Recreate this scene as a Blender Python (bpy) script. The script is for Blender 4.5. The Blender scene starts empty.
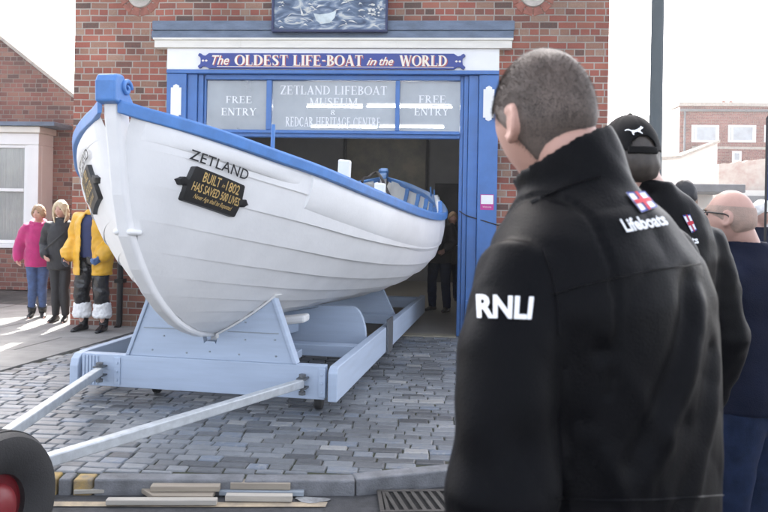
import bpy, bmesh, math, random
from mathutils import Vector, Matrix, noise
from mathutils.bvhtree import BVHTree
import numpy as np
random.seed(7)
S = bpy.context.scene
COL = S.collection
R = math.radians
V3 = Vector

# ------------------------------------------------------------------ camera frame and site survey helpers
CAMH, FPX, CX, CY = 1.6, 747.0, 384.0, 212.5
AL, RHO = R(4), R(1.0)
FW = V3((-math.sin(AL), math.cos(AL), 0)); RT = V3((math.cos(AL), math.sin(AL), 0)); UP = V3((0, 0, 1))
CAM = V3((0, 0, CAMH))

def ray(px, py):
    a = px - CX; b = CY - py
    dx = a * math.cos(RHO) - b * math.sin(RHO); dy = a * math.sin(RHO) + b * math.cos(RHO)
    return FW + RT * (dx / FPX) + UP * (dy / FPX)
def onz(px, py, z): r = ray(px, py); return CAM + r * ((z - CAMH) / r.z)
def ony(px, py, y): r = ray(px, py); return CAM + r * (y / r.y)
def dep(px, py, d): return CAM + ray(px, py) * d

# ------------------------------------------------------------------ materials
MATS = {}
def nt(m):
    m.use_nodes = True
    return m.node_tree.nodes, m.node_tree.links
def mat(name, col, rough=0.6, var=0.0, vscale=6.0, bump=0.0, bscale=60.0, metal=0.0, spec=0.5, col2=None, coat=0.0, sheen=0.0, stretch=None, detail=5.0):
    if name in MATS: return MATS[name]
    m = bpy.data.materials.new(name); N, L = nt(m); b = N['Principled BSDF']
    b.inputs['Base Color'].default_value = (*col, 1); b.inputs['Roughness'].default_value = rough
    b.inputs['Metallic'].default_value = metal; b.inputs['Specular IOR Level'].default_value = spec
    b.inputs['Coat Weight'].default_value = coat; b.inputs['Sheen Weight'].default_value = sheen
    tc = N.new('ShaderNodeTexCoord'); src = tc.outputs['Object']
    if stretch:
        mp = N.new('ShaderNodeMapping'); mp.inputs['Scale'].default_value = stretch; L.new(src, mp.inputs['Vector']); src = mp.outputs['Vector']
    if var > 0 or col2:
        n = N.new('ShaderNodeTexNoise'); n.inputs['Scale'].default_value = vscale; n.inputs['Detail'].default_value = detail; n.inputs['Roughness'].default_value = 0.62
        L.new(src, n.inputs['Vector'])
        r = N.new('ShaderNodeValToRGB'); c2 = col2 or tuple(c * (1 - var) for c in col); c1 = col if col2 else tuple(min(1, c * (1 + var)) for c in col)
        r.color_ramp.elements[0].position = 0.32; r.color_ramp.elements[1].position = 0.68
        r.color_ramp.elements[0].color = (*c2, 1); r.color_ramp.elements[1].color = (*c1, 1)
        L.new(n.outputs['Fac'], r.inputs['Fac']); L.new(r.outputs['Color'], b.inputs['Base Color'])
        rr = N.new('ShaderNodeMapRange'); rr.inputs['To Min'].default_value = max(0.02, rough - 0.1); rr.inputs['To Max'].default_value = min(1, rough + 0.1)
        L.new(n.outputs['Fac'], rr.inputs['Value']); L.new(rr.outputs['Result'], b.inputs['Roughness'])
    if bump > 0:
        n2 = N.new('ShaderNodeTexNoise'); n2.inputs['Scale'].default_value = bscale; n2.inputs['Detail'].default_value = 4
        L.new(src, n2.inputs['Vector'])
        bp = N.new('ShaderNodeBump'); bp.inputs['Strength'].default_value = bump; bp.inputs['Distance'].default_value = 0.01
        L.new(n2.outputs['Fac'], bp.inputs['Height']); L.new(bp.outputs['Normal'], b.inputs['Normal'])
    MATS[name] = m; return m

def brick_mat(name, cols, mortar, bw=0.235, rh=0.0875, dirt=0.35, sq=0.55, freq=3, off=0.5):
    m = bpy.data.materials.new(name); N, L = nt(m); b = N['Principled BSDF']
    tc = N.new('ShaderNodeTexCoord'); ge = N.new('ShaderNodeNewGeometry')
    sp = N.new('ShaderNodeSeparateXYZ'); L.new(tc.outputs['Object'], sp.inputs[0])
    sn = N.new('ShaderNodeSeparateXYZ'); L.new(ge.outputs['True Normal'], sn.inputs[0])
    ax = N.new('ShaderNodeMath'); ax.operation = 'ABSOLUTE'; L.new(sn.outputs['X'], ax.inputs[0])
    gt = N.new('ShaderNodeMath'); gt.operation = 'GREATER_THAN'; gt.inputs[1].default_value = 0.7; L.new(ax.outputs[0], gt.inputs[0])
    mx = N.new('ShaderNodeMix'); mx.data_type = 'FLOAT'; L.new(gt.outputs[0], mx.inputs['Factor']); L.new(sp.outputs['X'], mx.inputs[2]); L.new(sp.outputs['Y'], mx.inputs[3])
    # slight wander so that the courses are hand laid
    wn = N.new('ShaderNodeTexNoise'); wn.inputs['Scale'].default_value = 2.3; L.new(tc.outputs['Object'], wn.inputs['Vector'])
    wa = N.new('ShaderNodeMath'); wa.operation = 'MULTIPLY_ADD'; wa.inputs[1].default_value = 0.016; L.new(wn.outputs['Fac'], wa.inputs[0]); L.new(sp.outputs['Z'], wa.inputs[2])
    cb = N.new('ShaderNodeCombineXYZ'); L.new(mx.outputs[0], cb.inputs[0]); L.new(wa.outputs[0], cb.inputs[1])
    def bt(c1, c2, mo):
        t = N.new('ShaderNodeTexBrick'); t.offset = off; t.squash = sq; t.squash_frequency = freq
        t.inputs['Color1'].default_value = c1; t.inputs['Color2'].default_value = c2; t.inputs['Mortar'].default_value = mo
        t.inputs['Scale'].default_value = 1; t.inputs['Mortar Size'].default_value = 0.0085; t.inputs['Mortar Smooth'].default_value = 0.25
        t.inputs['Bias'].default_value = 0; t.inputs['Brick Width'].default_value = bw; t.inputs['Row Height'].default_value = rh
        L.new(cb.outputs[0], t.inputs['Vector']); return t
    t1 = bt((0, 0, 0, 1), (1, 1, 1, 1), (0.5, 0.5, 0.5, 1))
    n1 = N.new('ShaderNodeTexNoise'); n1.inputs['Scale'].default_value = 38; n1.inputs['Detail'].default_value = 6; n1.inputs['Roughness'].default_value = 0.7; L.new(tc.outputs['Object'], n1.inputs['Vector'])
    ad = N.new('ShaderNodeMath'); ad.operation = 'MULTIPLY_ADD'; ad.inputs[1].default_value = 0.45; L.new(n1.outputs['Fac'], ad.inputs[0])
    sub = N.new('ShaderNodeMath'); sub.operation = 'SUBTRACT'; sub.inputs[1].default_value = 0.22; L.new(t1.outputs['Color'], sub.inputs[0]); L.new(sub.outputs[0], ad.inputs[2])
    rp = N.new('ShaderNodeValToRGB'); el = rp.color_ramp.elements
    while len(el) < len(cols): el.new(0.5)
    for i, c in enumerate(cols): el[i].position = i / (len(cols) - 1); el[i].color = (*c, 1)
    L.new(ad.outputs[0], rp.inputs['Fac'])
    n2 = N.new('ShaderNodeTexNoise'); n2.inputs['Scale'].default_value = 1.1; n2.inputs['Detail'].default_value = 6; L.new(tc.outputs['Object'], n2.inputs['Vector'])
    dr = N.new('ShaderNodeMapRange'); dr.inputs['From Min'].default_value = 0.35; dr.inputs['From Max'].default_value = 0.7; dr.inputs['To Min'].default_value = 1 - dirt; dr.inputs['To Max'].default_value = 1.1
    L.new(n2.outputs['Fac'], dr.inputs['Value'])
    mc = N.new('ShaderNodeValToRGB'); mc.color_ramp.elements[0].color = (*[c * 0.72 for c in mortar], 1); mc.color_ramp.elements[1].color = (*mortar, 1); L.new(n1.outputs['Fac'], mc.inputs['Fac'])
    mm = N.new('ShaderNodeMix'); mm.data_type = 'RGBA'; L.new(t1.outputs['Fac'], mm.inputs['Factor']); L.new(rp.outputs['Color'], mm.inputs[6]); L.new(mc.outputs['Color'], mm.inputs[7])
    ml = N.new('ShaderNodeVectorMath'); ml.operation = 'SCALE'; L.new(mm.outputs[2], ml.inputs[0]); L.new(dr.outputs[0], ml.inputs['Scale'])
    L.new(ml.outputs[0], b.inputs['Base Color']); b.inputs['Roughness'].default_value = 0.85
    hs = N.new('ShaderNodeMath'); hs.operation = 'MULTIPLY_ADD'; hs.inputs[1].default_value = -1.0; L.new(t1.outputs['Fac'], hs.inputs[0])
    h2 = N.new('ShaderNodeMath'); h2.operation = 'MULTIPLY'; h2.inputs[1].default_value = 0.5; L.new(n1.outputs['Fac'], h2.inputs[0]); L.new(h2.outputs[0], hs.inputs[2])
    bp = N.new('ShaderNodeBump'); bp.inputs['Strength'].default_value = 0.9; bp.inputs['Distance'].default_value = 0.012; L.new(hs.outputs[0], bp.inputs['Height']); L.new(bp.outputs['Normal'], b.inputs['Normal'])
    return m

def glass_mat(name, veil=(0.5, 0.53, 0.55), amount=0.35):
    m = bpy.data.materials.new(name); N, L = nt(m); N.remove(N['Principled BSDF']); o = N['Material Output']
    tr = N.new('ShaderNodeBsdfTransparent'); gl = N.new('ShaderNodeBsdfGlossy'); gl.inputs['Roughness'].default_value = 0.03
    df = N.new('ShaderNodeBsdfDiffuse'); df.inputs['Color'].default_value = (*veil, 1)
    tc = N.new('ShaderNodeTexCoord'); n = N.new('ShaderNodeTexNoise'); n.inputs['Scale'].default_value = 2.0; n.inputs['Detail'].default_value = 6; L.new(tc.outputs['Object'], n.inputs['Vector'])
    mr = N.new('ShaderNodeMapRange'); mr.inputs['To Min'].default_value = amount * 0.4; mr.inputs['To Max'].default_value = amount * 1.6; L.new(n.outputs['Fac'], mr.inputs['Value'])  # uneven pale diffuse layer, painted in to imitate patchy reflections on the glass
    m1 = N.new('ShaderNodeMixShader'); L.new(mr.outputs[0], m1.inputs[0]); L.new(tr.outputs[0], m1.inputs[1]); L.new(df.outputs[0], m1.inputs[2])
    fr = N.new('ShaderNodeFresnel'); fr.inputs['IOR'].default_value = 1.6
    m2 = N.new('ShaderNodeMixShader'); L.new(fr.outputs[0], m2.inputs[0]); L.new(m1.outputs[0], m2.inputs[1]); L.new(gl.outputs[0], m2.inputs[2])
    L.new(m2.outputs[0], o.inputs['Surface']); return m

def emit_mat(name, col, st):
    m = bpy.data.materials.new(name); N, L = nt(m); b = N['Principled BSDF']
    b.inputs['Emission Color'].default_value = (*col, 1); b.inputs['Emission Strength'].default_value = st; b.inputs['Base Color'].default_value = (0.8, 0.8, 0.8, 1)
    return m

def sett_mat():
    m = bpy.data.materials.new('setts'); N, L = nt(m); b = N['Principled BSDF']
    at = N.new('ShaderNodeAttribute'); at.attribute_name = 'tint'
    rp = N.new('ShaderNodeValToRGB'); el = rp.color_ramp.elements
    cols = [(0, (0.065, 0.068, 0.072)), (0.25, (0.12, 0.125, 0.13)), (0.5, (0.165, 0.178, 0.192)), (0.70, (0.22, 0.228, 0.235)), (0.84, (0.15, 0.18, 0.225)), (1, (0.33, 0.325, 0.31))]
    while len(el) < len(cols): el.new(0.5)
    for i, (p, c) in enumerate(cols): el[i].position = p; el[i].color = (*c, 1)
    tc = N.new('ShaderNodeTexCoord'); n = N.new('ShaderNodeTexNoise'); n.inputs['Scale'].default_value = 22; n.inputs['Detail'].default_value = 7; n.inputs['Roughness'].default_value = 0.7; L.new(tc.outputs['Object'], n.inputs['Vector'])
    ma = N.new('ShaderNodeMath'); ma.operation = 'MULTIPLY_ADD'; ma.inputs[1].default_value = 0.6; ma.inputs[2].default_value = -0.3; L.new(n.outputs['Fac'], ma.inputs[0])
    ad = N.new('ShaderNodeMath'); ad.operation = 'ADD'; ad.use_clamp = True; L.new(ma.outputs[0], ad.inputs[0]); L.new(at.outputs['Fac'], ad.inputs[1]); L.new(ad.outputs[0], rp.inputs['Fac'])
    n3 = N.new('ShaderNodeTexNoise'); n3.inputs['Scale'].default_value = 0.55; n3.inputs['Detail'].default_value = 4; L.new(tc.outputs['Object'], n3.inputs['Vector'])
    mr = N.new('ShaderNodeMapRange'); mr.inputs['From Min'].default_value = 0.3; mr.inputs['From Max'].default_value = 0.7; mr.inputs['To Min'].default_value = 0.75; mr.inputs['To Max'].default_value = 1.25; L.new(n3.outputs['Fac'], mr.inputs['Value'])
    ml = N.new('ShaderNodeVectorMath'); ml.operation = 'SCALE'; L.new(rp.outputs['Color'], ml.inputs[0]); L.new(mr.outputs[0], ml.inputs['Scale']); L.new(ml.outputs[0], b.inputs['Base Color'])
    r2 = N.new('ShaderNodeMapRange'); r2.inputs['To Min'].default_value = 0.24; r2.inputs['To Max'].default_value = 0.52; L.new(n3.outputs['Fac'], r2.inputs['Value']); L.new(r2.outputs[0], b.inputs['Roughness'])
    bp = N.new('ShaderNodeBump'); bp.inputs['Strength'].default_value = 0.5; bp.inputs['Distance'].default_value = 0.008; L.new(n.outputs['Fac'], bp.inputs['Height']); L.new(bp.outputs['Normal'], b.inputs['Normal'])
    return m

M = {}
M['brick'] = brick_mat('red_brick', [(0.12, 0.08, 0.065), (0.25, 0.10, 0.072), (0.34, 0.105, 0.075), (0.39, 0.135, 0.09), (0.31, 0.16, 0.11), (0.39, 0.25, 0.18)], (0.50, 0.45, 0.39))
M['brick2'] = brick_mat('house_brick', [(0.12, 0.06, 0.05), (0.21, 0.08, 0.06), (0.28, 0.11, 0.08), (0.30, 0.15, 0.11)], (0.33, 0.27, 0.23), dirt=0.3)
M['brick3'] = brick_mat('far_brick', [(0.20, 0.08, 0.065), (0.28, 0.10, 0.08), (0.33, 0.14, 0.11)], (0.36, 0.3, 0.27), dirt=0.2)
M['setts'] = sett_mat()
M['joint'] = mat('joint_sand', (0.05, 0.047, 0.036), 0.95, 0.5, 9, 0.6, 90, col2=(0.035, 0.045, 0.02))
M['asphalt'] = mat('asphalt', (0.055, 0.056, 0.06), 0.85, 0.35, 14, 0.9, 190)
M['kerb'] = mat('kerbstone', (0.17, 0.175, 0.185), 0.75, 0.3, 7, 0.5, 90)
M['yellow'] = mat('worn_yellow', (0.50, 0.33, 0.10), 0.8, 0, 12, 0.3, 120, col2=(0.24, 0.2, 0.14))
M['linepaint'] = mat('worn_line', (0.50, 0.40, 0.27), 0.85, 0, 9, 0.4, 150, col2=(0.25, 0.215, 0.17))
M['flag'] = mat('paving_flag', (0.27, 0.26, 0.245), 0.8, 0.2, 2.5, 0.3, 80)
M['ground'] = mat('far_ground', (0.12, 0.115, 0.11), 0.9, 0.25, 0.8)
M['blue'] = mat('blue_gloss', (0.056, 0.155, 0.40), 0.38, 0.10, 5, 0.06, 30)
M['blue_boat'] = mat('boat_blue', (0.072, 0.215, 0.53), 0.42, 0.13, 8, 0.12, 40)
M['blue_dark'] = mat('sign_blue', (0.028, 0.05, 0.24), 0.4, 0.1, 6)
M['white'] = mat('white_paint', (0.80, 0.795, 0.78), 0.5, 0.03, 5, 0.05, 40)
M['white_boat'] = mat('boat_white', (0.825, 0.82, 0.81), 0.42, 0.05, 2.6, 0.10, 34)
M['cream'] = mat('cream_paint', (0.72, 0.69, 0.62), 0.6, 0.08, 3, 0.06, 30, stretch=(1, 1, 4))
M['lintel'] = mat('slate_stone', (0.17, 0.215, 0.29), 0.8, 0, 4, 0.5, 40, col2=(0.11, 0.14, 0.19), stretch=(1, 1, 3))
M['trailer'] = mat('trailer_paint', (0.425, 0.505, 0.625), 0.55, 0.06, 4, 0.10, 50, stretch=(0.4, 0.4, 5))
M['galv'] = mat('galvanised', (0.50, 0.53, 0.55), 0.5, 0.14, 16, 0.1, 60, metal=0.35)
M['steel'] = mat('dull_steel', (0.16, 0.17, 0.18), 0.5, 0.2, 10, metal=0.6)
M['rubber'] = mat('rubber', (0.018, 0.018, 0.019), 0.62, 0.25, 10, 0.2, 120)
M['redhub'] = mat('red_paint', (0.17, 0.007, 0.013), 0.42, 0.15, 9, 0.1, 40)
M['black'] = mat('black_paint', (0.012, 0.012, 0.013), 0.45)
M['lettering_black'] = mat('black_lettering', (0.012, 0.012, 0.014), 0.5)
M['gold'] = mat('gold_leaf', (0.62, 0.43, 0.16), 0.42, 0.12, 30)
M['lettering_white'] = mat('white_lettering', (0.82, 0.83, 0.84), 0.6)
M['letter_cream'] = mat('cream_lettering', (0.80, 0.73, 0.62), 0.6)
M['letter_shadow'] = mat('pink_shadow_lettering', (0.42, 0.10, 0.09), 0.6)
M['wood'] = mat('new_board', (0.36, 0.31, 0.245), 0.75, 0, 7, 0.2, 60, col2=(0.29, 0.25, 0.2), stretch=(0.6, 9, 9))
M['wood_pale'] = mat('pale_board', (0.42, 0.39, 0.34), 0.75, 0.12, 7, 0.2, 60, stretch=(0.6, 9, 9))
M['wood_grey'] = mat('grey_board', (0.30, 0.34, 0.38), 0.75, 0.15, 7, 0.2, 60, stretch=(0.6, 9, 9))
M['iron'] = mat('cast_iron', (0.07, 0.065, 0.06), 0.6, 0.3, 15, 0.2, 60, metal=0.4)
M['dark'] = mat('drain_dark', (0.008, 0.008, 0.008), 0.9)
M['jacket'] = mat('black_softshell', (0.0024, 0.0026, 0.0036), 0.46, 0.2, 5, 0.16, 260, spec=0.06)
M['navy'] = mat('navy_knit', (0.007, 0.010, 0.024), 0.85, 0.15, 8, 0.25, 240, spec=0.1)
M['denim'] = mat('blue_denim', (0.010, 0.018, 0.045), 0.85, 0.3, 18, 0.25, 260, spec=0.1)
M['jeans'] = mat('mid_denim', (0.05, 0.085, 0.19), 0.8, 0.25, 16, 0.2, 200)
M['skin'] = mat('skin', (0.52, 0.30, 0.235), 0.5, 0.08, 14, 0.06, 200)
M['skin_pink'] = mat('skin_ruddy', (0.48, 0.29, 0.235), 0.48, 0.1, 12, 0.06, 200)
M['scalp'] = mat('scalp_stubble', (0.15, 0.113, 0.094), 0.6, 0, 16, 0.25, 300, col2=(0.10, 0.078, 0.066))
M['hair_brown'] = mat('brown_hair', (0.040, 0.031, 0.025), 0.5, 0.35, 40)
M['hair_grey'] = mat('grey_hair', (0.43, 0.29, 0.23), 0.6, 0, 30, 0.3, 250, col2=(0.30, 0.22, 0.18))
M['hair_blond'] = mat('blonde_hair', (0.62, 0.50, 0.33), 0.5, 0.25, 30, 0.5, 60, stretch=(6, 6, 0.6))
M['hair_fair'] = mat('fair_hair', (0.34, 0.22, 0.13), 0.5, 0.3, 30, 0.5, 60, stretch=(6, 6, 0.6))
M['hair_white'] = mat('white_hair', (0.75, 0.74, 0.72), 0.6, 0.1, 40, 0.3, 90)
M['ginger'] = mat('ginger_hair', (0.42, 0.17, 0.05), 0.5, 0.2, 40, 0.3, 90)
M['pink_coat'] = mat('magenta_fleece', (0.40, 0.012, 0.13), 0.85, 0.12, 10, 0.2, 120, sheen=0.3)
M['cap_cloth'] = mat('cap_cloth', (0.0035, 0.0037, 0.0045), 0.7, 0.2, 20, 0.2, 300, spec=0.12)
M['black_coat'] = mat('black_coat', (0.012, 0.012, 0.015), 0.6, 0.2, 10, 0.3, 40)
M['oilskin'] = mat('yellow_oilskin', (0.68, 0.37, 0.028), 0.45, 0.14, 7, 0.25, 24)
M['tshirt'] = mat('navy_tee', (0.03, 0.04, 0.105), 0.85, 0.12, 8)
M['pvc'] = mat('black_waders', (0.013, 0.013, 0.015), 0.22, 0.2, 10, 0.3, 22)
M['fleece'] = mat('white_fleece', (0.78, 0.78, 0.77), 0.95, 0.06, 20, 0.8, 90)
M['glove_blue'] = mat('blue_glove', (0.09, 0.16, 0.33), 0.7)
M['glove_dark'] = mat('dark_glove', (0.03, 0.035, 0.05), 0.7)
M['eye'] = mat('eye', (0.05, 0.035, 0.03), 0.2)
M['shoe'] = mat('black_shoe', (0.014, 0.014, 0.015), 0.35)
M['pole'] = mat('lamp_post_grey', (0.085, 0.10, 0.105), 0.6, 0.1, 6, 0.1, 60, stretch=(1, 1, 0.3))
M['render'] = mat('pale_render', (0.70, 0.68, 0.63), 0.85, 0.07, 1.2, 0.1, 20)
M['pinkwall'] = mat('patched_wall', (0.40, 0.27, 0.23), 0.9, 0, 2.2, 0.3, 14, col2=(0.50, 0.45, 0.40))
M['roofdark'] = mat('dark_roof', (0.16, 0.165, 0.175), 0.8, 0.2, 2)
M['slate'] = mat('roof_slate', (0.22, 0.22, 0.23), 0.65, 0.2, 2)
M['brownwood'] = mat('brown_timber', (0.20, 0.11, 0.075), 0.8, 0.2, 4)
M['int_wall'] = mat('museum_wall', (0.24, 0.24, 0.245), 0.9, 0.12, 1.2)
M['int_dark'] = mat('museum_dark', (0.07, 0.07, 0.072), 0.9, 0.3, 1.5)
M['int_floor'] = mat('museum_floor', (0.30, 0.28, 0.25), 0.5, 0.12, 3)
M['ceil'] = mat('museum_ceiling', (0.25, 0.25, 0.245), 0.9, 0.1, 1)
M['glass'] = glass_mat('transom_glass', (0.50, 0.54, 0.57), 0.5)
M['glass_house'] = glass_mat('house_glass', (0.5, 0.52, 0.54), 0.18)
M['glass_far'] = glass_mat('far_glass', (0.55, 0.6, 0.64), 0.6)
M['curtain'] = mat('net_curtain', (0.62, 0.60, 0.54), 0.9, 0.15, 9, 0.3, 30, stretch=(9, 9, 0.5))
M['tube'] = emit_mat('fluorescent_tube', (1, 0.98, 0.95), 9.0)
M['sticker'] = mat('magenta_sticker', (0.48, 0.04, 0.25), 0.5)
M['banner'] = mat('navy_banner', (0.02, 0.045, 0.16), 0.7, 0.1, 4)
M['cord'] = mat('dark_cord', (0.035, 0.027, 0.022), 0.7, 0.2, 40, 0.4, 200)
M['redcross'] = mat('emblem_red', (0.50, 0.02, 0.04), 0.7)
M['emblem_blue'] = mat('emblem_blue', (0.03, 0.05, 0.28), 0.7)
M['stone'] = mat('roundel_stone', (0.42, 0.38, 0.33), 0.85, 0.2, 8, 0.3, 60)
M['redbrick_plain'] = mat('rubbed_brick', (0.28, 0.11, 0.08), 0.85, 0.25, 16, 0.3, 60)

# ------------------------------------------------------------------ mesh builder
class MB:
    def __init__(s): s.v = []; s.f = []; s.mi = []; s.tint = None
    def add(s, vs, fs, mi=0):
        o = len(s.v); s.v += [V3(p) for p in vs]; s.f += [tuple(i + o for i in f) for f in fs]; s.mi += [mi] * len(fs)
    def box(s, lo, hi, mi=0, mx=None):
        x0, y0, z0 = lo; x1, y1, z1 = hi
        vs = [V3(p) for p in ((x0, y0, z0), (x1, y0, z0), (x1, y1, z0), (x0, y1, z0), (x0, y0, z1), (x1, y0, z1), (x1, y1, z1), (x0, y1, z1))]
        if mx: vs = [mx(p) if callable(mx) else mx @ p for p in vs]
        s.add(vs, [(0, 3, 2, 1), (4, 5, 6, 7), (0, 1, 5, 4), (1, 2, 6, 5), (2, 3, 7, 6), (3, 0, 4, 7)], mi)
    def loft(s, rings, caps=True, mi=0, closed=False):
        n = len(rings[0]); vs = [p for r in rings for p in r]; fs = []
        m = len(rings); last = m if closed else m - 1
        for i in range(last):
            j = (i + 1) % m
            for k in range(n):
                l = (k + 1) % n; fs.append((i * n + k, i * n + l, j * n + l, j * n + k))
        if caps and not closed: fs.append(tuple(range(n - 1, -1, -1))); fs.append(tuple((m - 1) * n + k for k in range(n)))
        s.add(vs, fs, mi)
    def prism(s, poly, fr, d0, d1, mi=0):
        """polygon in 2D, fr(x,y,d) -> 3D"""
        n = len(poly); vs = [fr(x, y, d0) for x, y in poly] + [fr(x, y, d1) for x, y in poly]
        fs = [tuple(range(n - 1, -1, -1)), tuple(range(n, 2 * n))] + [(k, (k + 1) % n, n + (k + 1) % n, n + k) for k in range(n)]
        s.add(vs, fs, mi)
    def tube(s, pts, rad, seg=12, ref=None, mi=0, caps=True, round_ends=False):
        pts = [V3(p) for p in pts]; n = len(pts)
        if not isinstance(rad, (list, tuple)): rad = [rad] * n
        rad = [r if isinstance(r, (list, tuple)) else (r, r) for r in rad]
        if round_ends:
            P = []; Q = []
            t0 = (pts[0] - pts[1]).normalized(); t1 = (pts[-1] - pts[-2]).normalized()
            r0 = min(rad[0]); r1 = min(rad[-1])
            for c, sn in ((0.15, 0.99), (0.55, 0.83), (0.85, 0.5)): P.append(pts[0] + t0 * r0 * sn); Q.append((rad[0][0] * c, rad[0][1] * c))
            P += pts; Q += rad
            for c, sn in ((0.85, 0.5), (0.55, 0.83), (0.15, 0.99)): P.append(pts[-1] + t1 * r1 * sn); Q.append((rad[-1][0] * c, rad[-1][1] * c))
            pts, rad, n = P, Q, len(P)
        rings = []; a = None
        for i in range(n):
            t = (pts[min(i + 1, n - 1)] - pts[max(i - 1, 0)]); t = t.normalized() if t.length > 1e-9 else V3((0, 0, 1))
            if ref is not None:
                f = V3(ref); b = f - t * f.dot(t); b.normalize(); a = b.cross(t).normalized()
            else:
                if a is None: a = t.orthogonal().normalized()
                else: a = (a - t * a.dot(t)).normalized()
                b = t.cross(a)
            rings.append([pts[i] + a * (math.cos(2 * math.pi * k / seg) * rad[i][0]) + b * (math.sin(2 * math.pi * k / seg) * rad[i][1]) for k in range(seg)])
        s.loft(rings, caps, mi)
    def lathe(s, prof, origin, axis, seg=32, mi=0, closed=False):
        ax = V3(axis).normalized(); a = ax.orthogonal().normalized(); b = ax.cross(a); o = V3(origin)
        rings = [[o + ax * h + (a * math.cos(2 * math.pi * k / seg) + b * math.sin(2 * math.pi * k / seg)) * r for k in range(seg)] for r, h in prof]
        s.loft(rings, not closed, mi, closed)
    def ell(s, c, r, seg=20, mi=0, rot=None):
        rings = []
        for i in range(1, seg // 2):
            a = -math.pi / 2 + math.pi * i / (seg // 2)
            ring = [V3((math.cos(a) * math.cos(2 * math.pi * k / seg) * r[0], math.cos(a) * math.sin(2 * math.pi * k / seg) * r[1], math.sin(a) * r[2])) for k in range(seg)]
            if rot: ring = [rot @ p for p in ring]
            rings.append([p + V3(c) for p in ring])
        s.loft(rings, True, mi)
    def mesh(s, name, mats, smooth=False):
        me = bpy.data.meshes.new(name); me.from_pydata([tuple(p) for p in s.v], [], s.f)
        for m in (mats if isinstance(mats, (list, tuple)) else [mats]): me.materials.append(m)
        me.polygons.foreach_set('material_index', s.mi)
        if smooth: me.polygons.foreach_set('use_smooth', [True] * len(me.polygons))
        if s.tint:
            at = me.attributes.new('tint', 'FLOAT', 'FACE'); at.data.foreach_set('value', s.tint)
        bm = bmesh.new(); bm.from_mesh(me); bmesh.ops.recalc_face_normals(bm, faces=bm.faces); bm.to_mesh(me); bm.free()
        me.update(); return me
    def build(s, name, mats, parent=None, smooth=False, bevel=0, seg=2, auto=None):
        o = bpy.data.objects.new(name, s.mesh(name, mats, smooth)); COL.objects.link(o)
        if parent is not None: o.parent = parent
        if bevel:
            b = o.modifiers.new('bevel', 'BEVEL'); b.width = bevel; b.segments = seg; b.limit_method = 'ANGLE'; b.angle_limit = R(35); b.harden_normals = False
        if auto: 
            bm = bmesh.new(); bm.from_mesh(o.data)
            for e in bm.edges:
                if len(e.link_faces) == 2 and e.calc_face_angle(0) > R(auto): e.smooth = False
            bm.to_mesh(o.data); bm.free()
        return o

def tag(o, label=None, cat=None, group=None, kind=None):
    if label: o['label'] = label
    if cat: o['category'] = cat
    if group: o['group'] = group
    if kind: o['kind'] = kind
    return o
def empty(name, loc, rz=0, label=None, cat=None, group=None):
    o = bpy.data.objects.new(name, None); COL.objects.link(o); o.location = loc; o.rotation_euler = (0, 0, rz); o.empty_display_size = 0.2
    return tag(o, label, cat, group)
def linkmesh(name, me, parent=None):
    o = bpy.data.objects.new(name, me); COL.objects.link(o)
    if parent is not None: o.parent = parent
    return o

def remesh(mb, voxel, smooth=2, factor=0.5):
    """union of closed shapes -> one continuous skin"""
    me = mb.mesh('tmp', [], True); o = bpy.data.objects.new('tmp', me); COL.objects.link(o)
    m = o.modifiers.new('r', 'REMESH'); m.mode = 'VOXEL'; m.voxel_size = voxel; m.use_smooth_shade = True
    if smooth:
        s = o.modifiers.new('s', 'SMOOTH'); s.iterations = smooth; s.factor = factor
    dg = bpy.context.evaluated_depsgraph_get(); dg.update()
    out = bpy.data.meshes.new_from_object(o.evaluated_get(dg)); bpy.data.objects.remove(o); bpy.data.meshes.remove(me)
    out.materials.clear()
    return out
def put(me, name, m, parent, smooth=True):
    me.name = name; me.materials.clear(); me.materials.append(m)
    me.polygons.foreach_set('use_smooth', [smooth] * len(me.polygons))
    return linkmesh(name, me, parent)
def displace(me, fn):
    co = [v.co.copy() for v in me.vertices]; no = [v.normal.copy() for v in me.vertices]
    for v, c, n in zip(me.vertices, co, no):
        v.co = c + fn(c, n)
    me.update()

# ------------------------------------------------------------------ lettering
_tc = {}
def text2d(body, bold=0.0, shear=0.0, res=3, space=1.0):
    key = (body, bold, shear, space)
    if key in _tc: return _tc[key]
    c = bpy.data.curves.new('t', 'FONT'); c.body = body; c.size = 1; c.offset = bold; c.shear = shear; c.resolution_u = res; c.space_character = space; c.fill_mode = 'FRONT'
    o = bpy.data.objects.new('t', c); COL.objects.link(o)
    dg = bpy.context.evaluated_depsgraph_get(); dg.update()
    me = bpy.data.meshes.new_from_object(o.evaluated_get(dg)); bpy.data.objects.remove(o); bpy.data.curves.remove(c)
    bm = bmesh.new(); bm.from_mesh(me); bmesh.ops.triangulate(bm, faces=bm.faces)
    vs = [(v.co.x, v.co.y) for v in bm.verts]; bm.verts.index_update(); fs = [tuple(v.index for v in f.verts) for f in bm.faces]; bm.free(); bpy.data.meshes.remove(me)
    x0 = min(v[0] for v in vs); x1 = max(v[0] for v in vs); 
    _tc[key] = ([((x - x0) / (x1 - x0), y / 0.7) for x, y in vs], fs, x1 - x0)
    return _tc[key]
def put_text(mb, body, fr, x0, x1, y0, h, mi=0, d=0.0, **k):
    """Bfont text stretched into [x0,x1] with baseline y0 and cap height h"""
    vs, fs, w = text2d(body, **k)
    mb.add([fr(x0 + (x1 - x0) * x, y0 + h * y, d) for x, y in vs], fs, mi)

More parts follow.
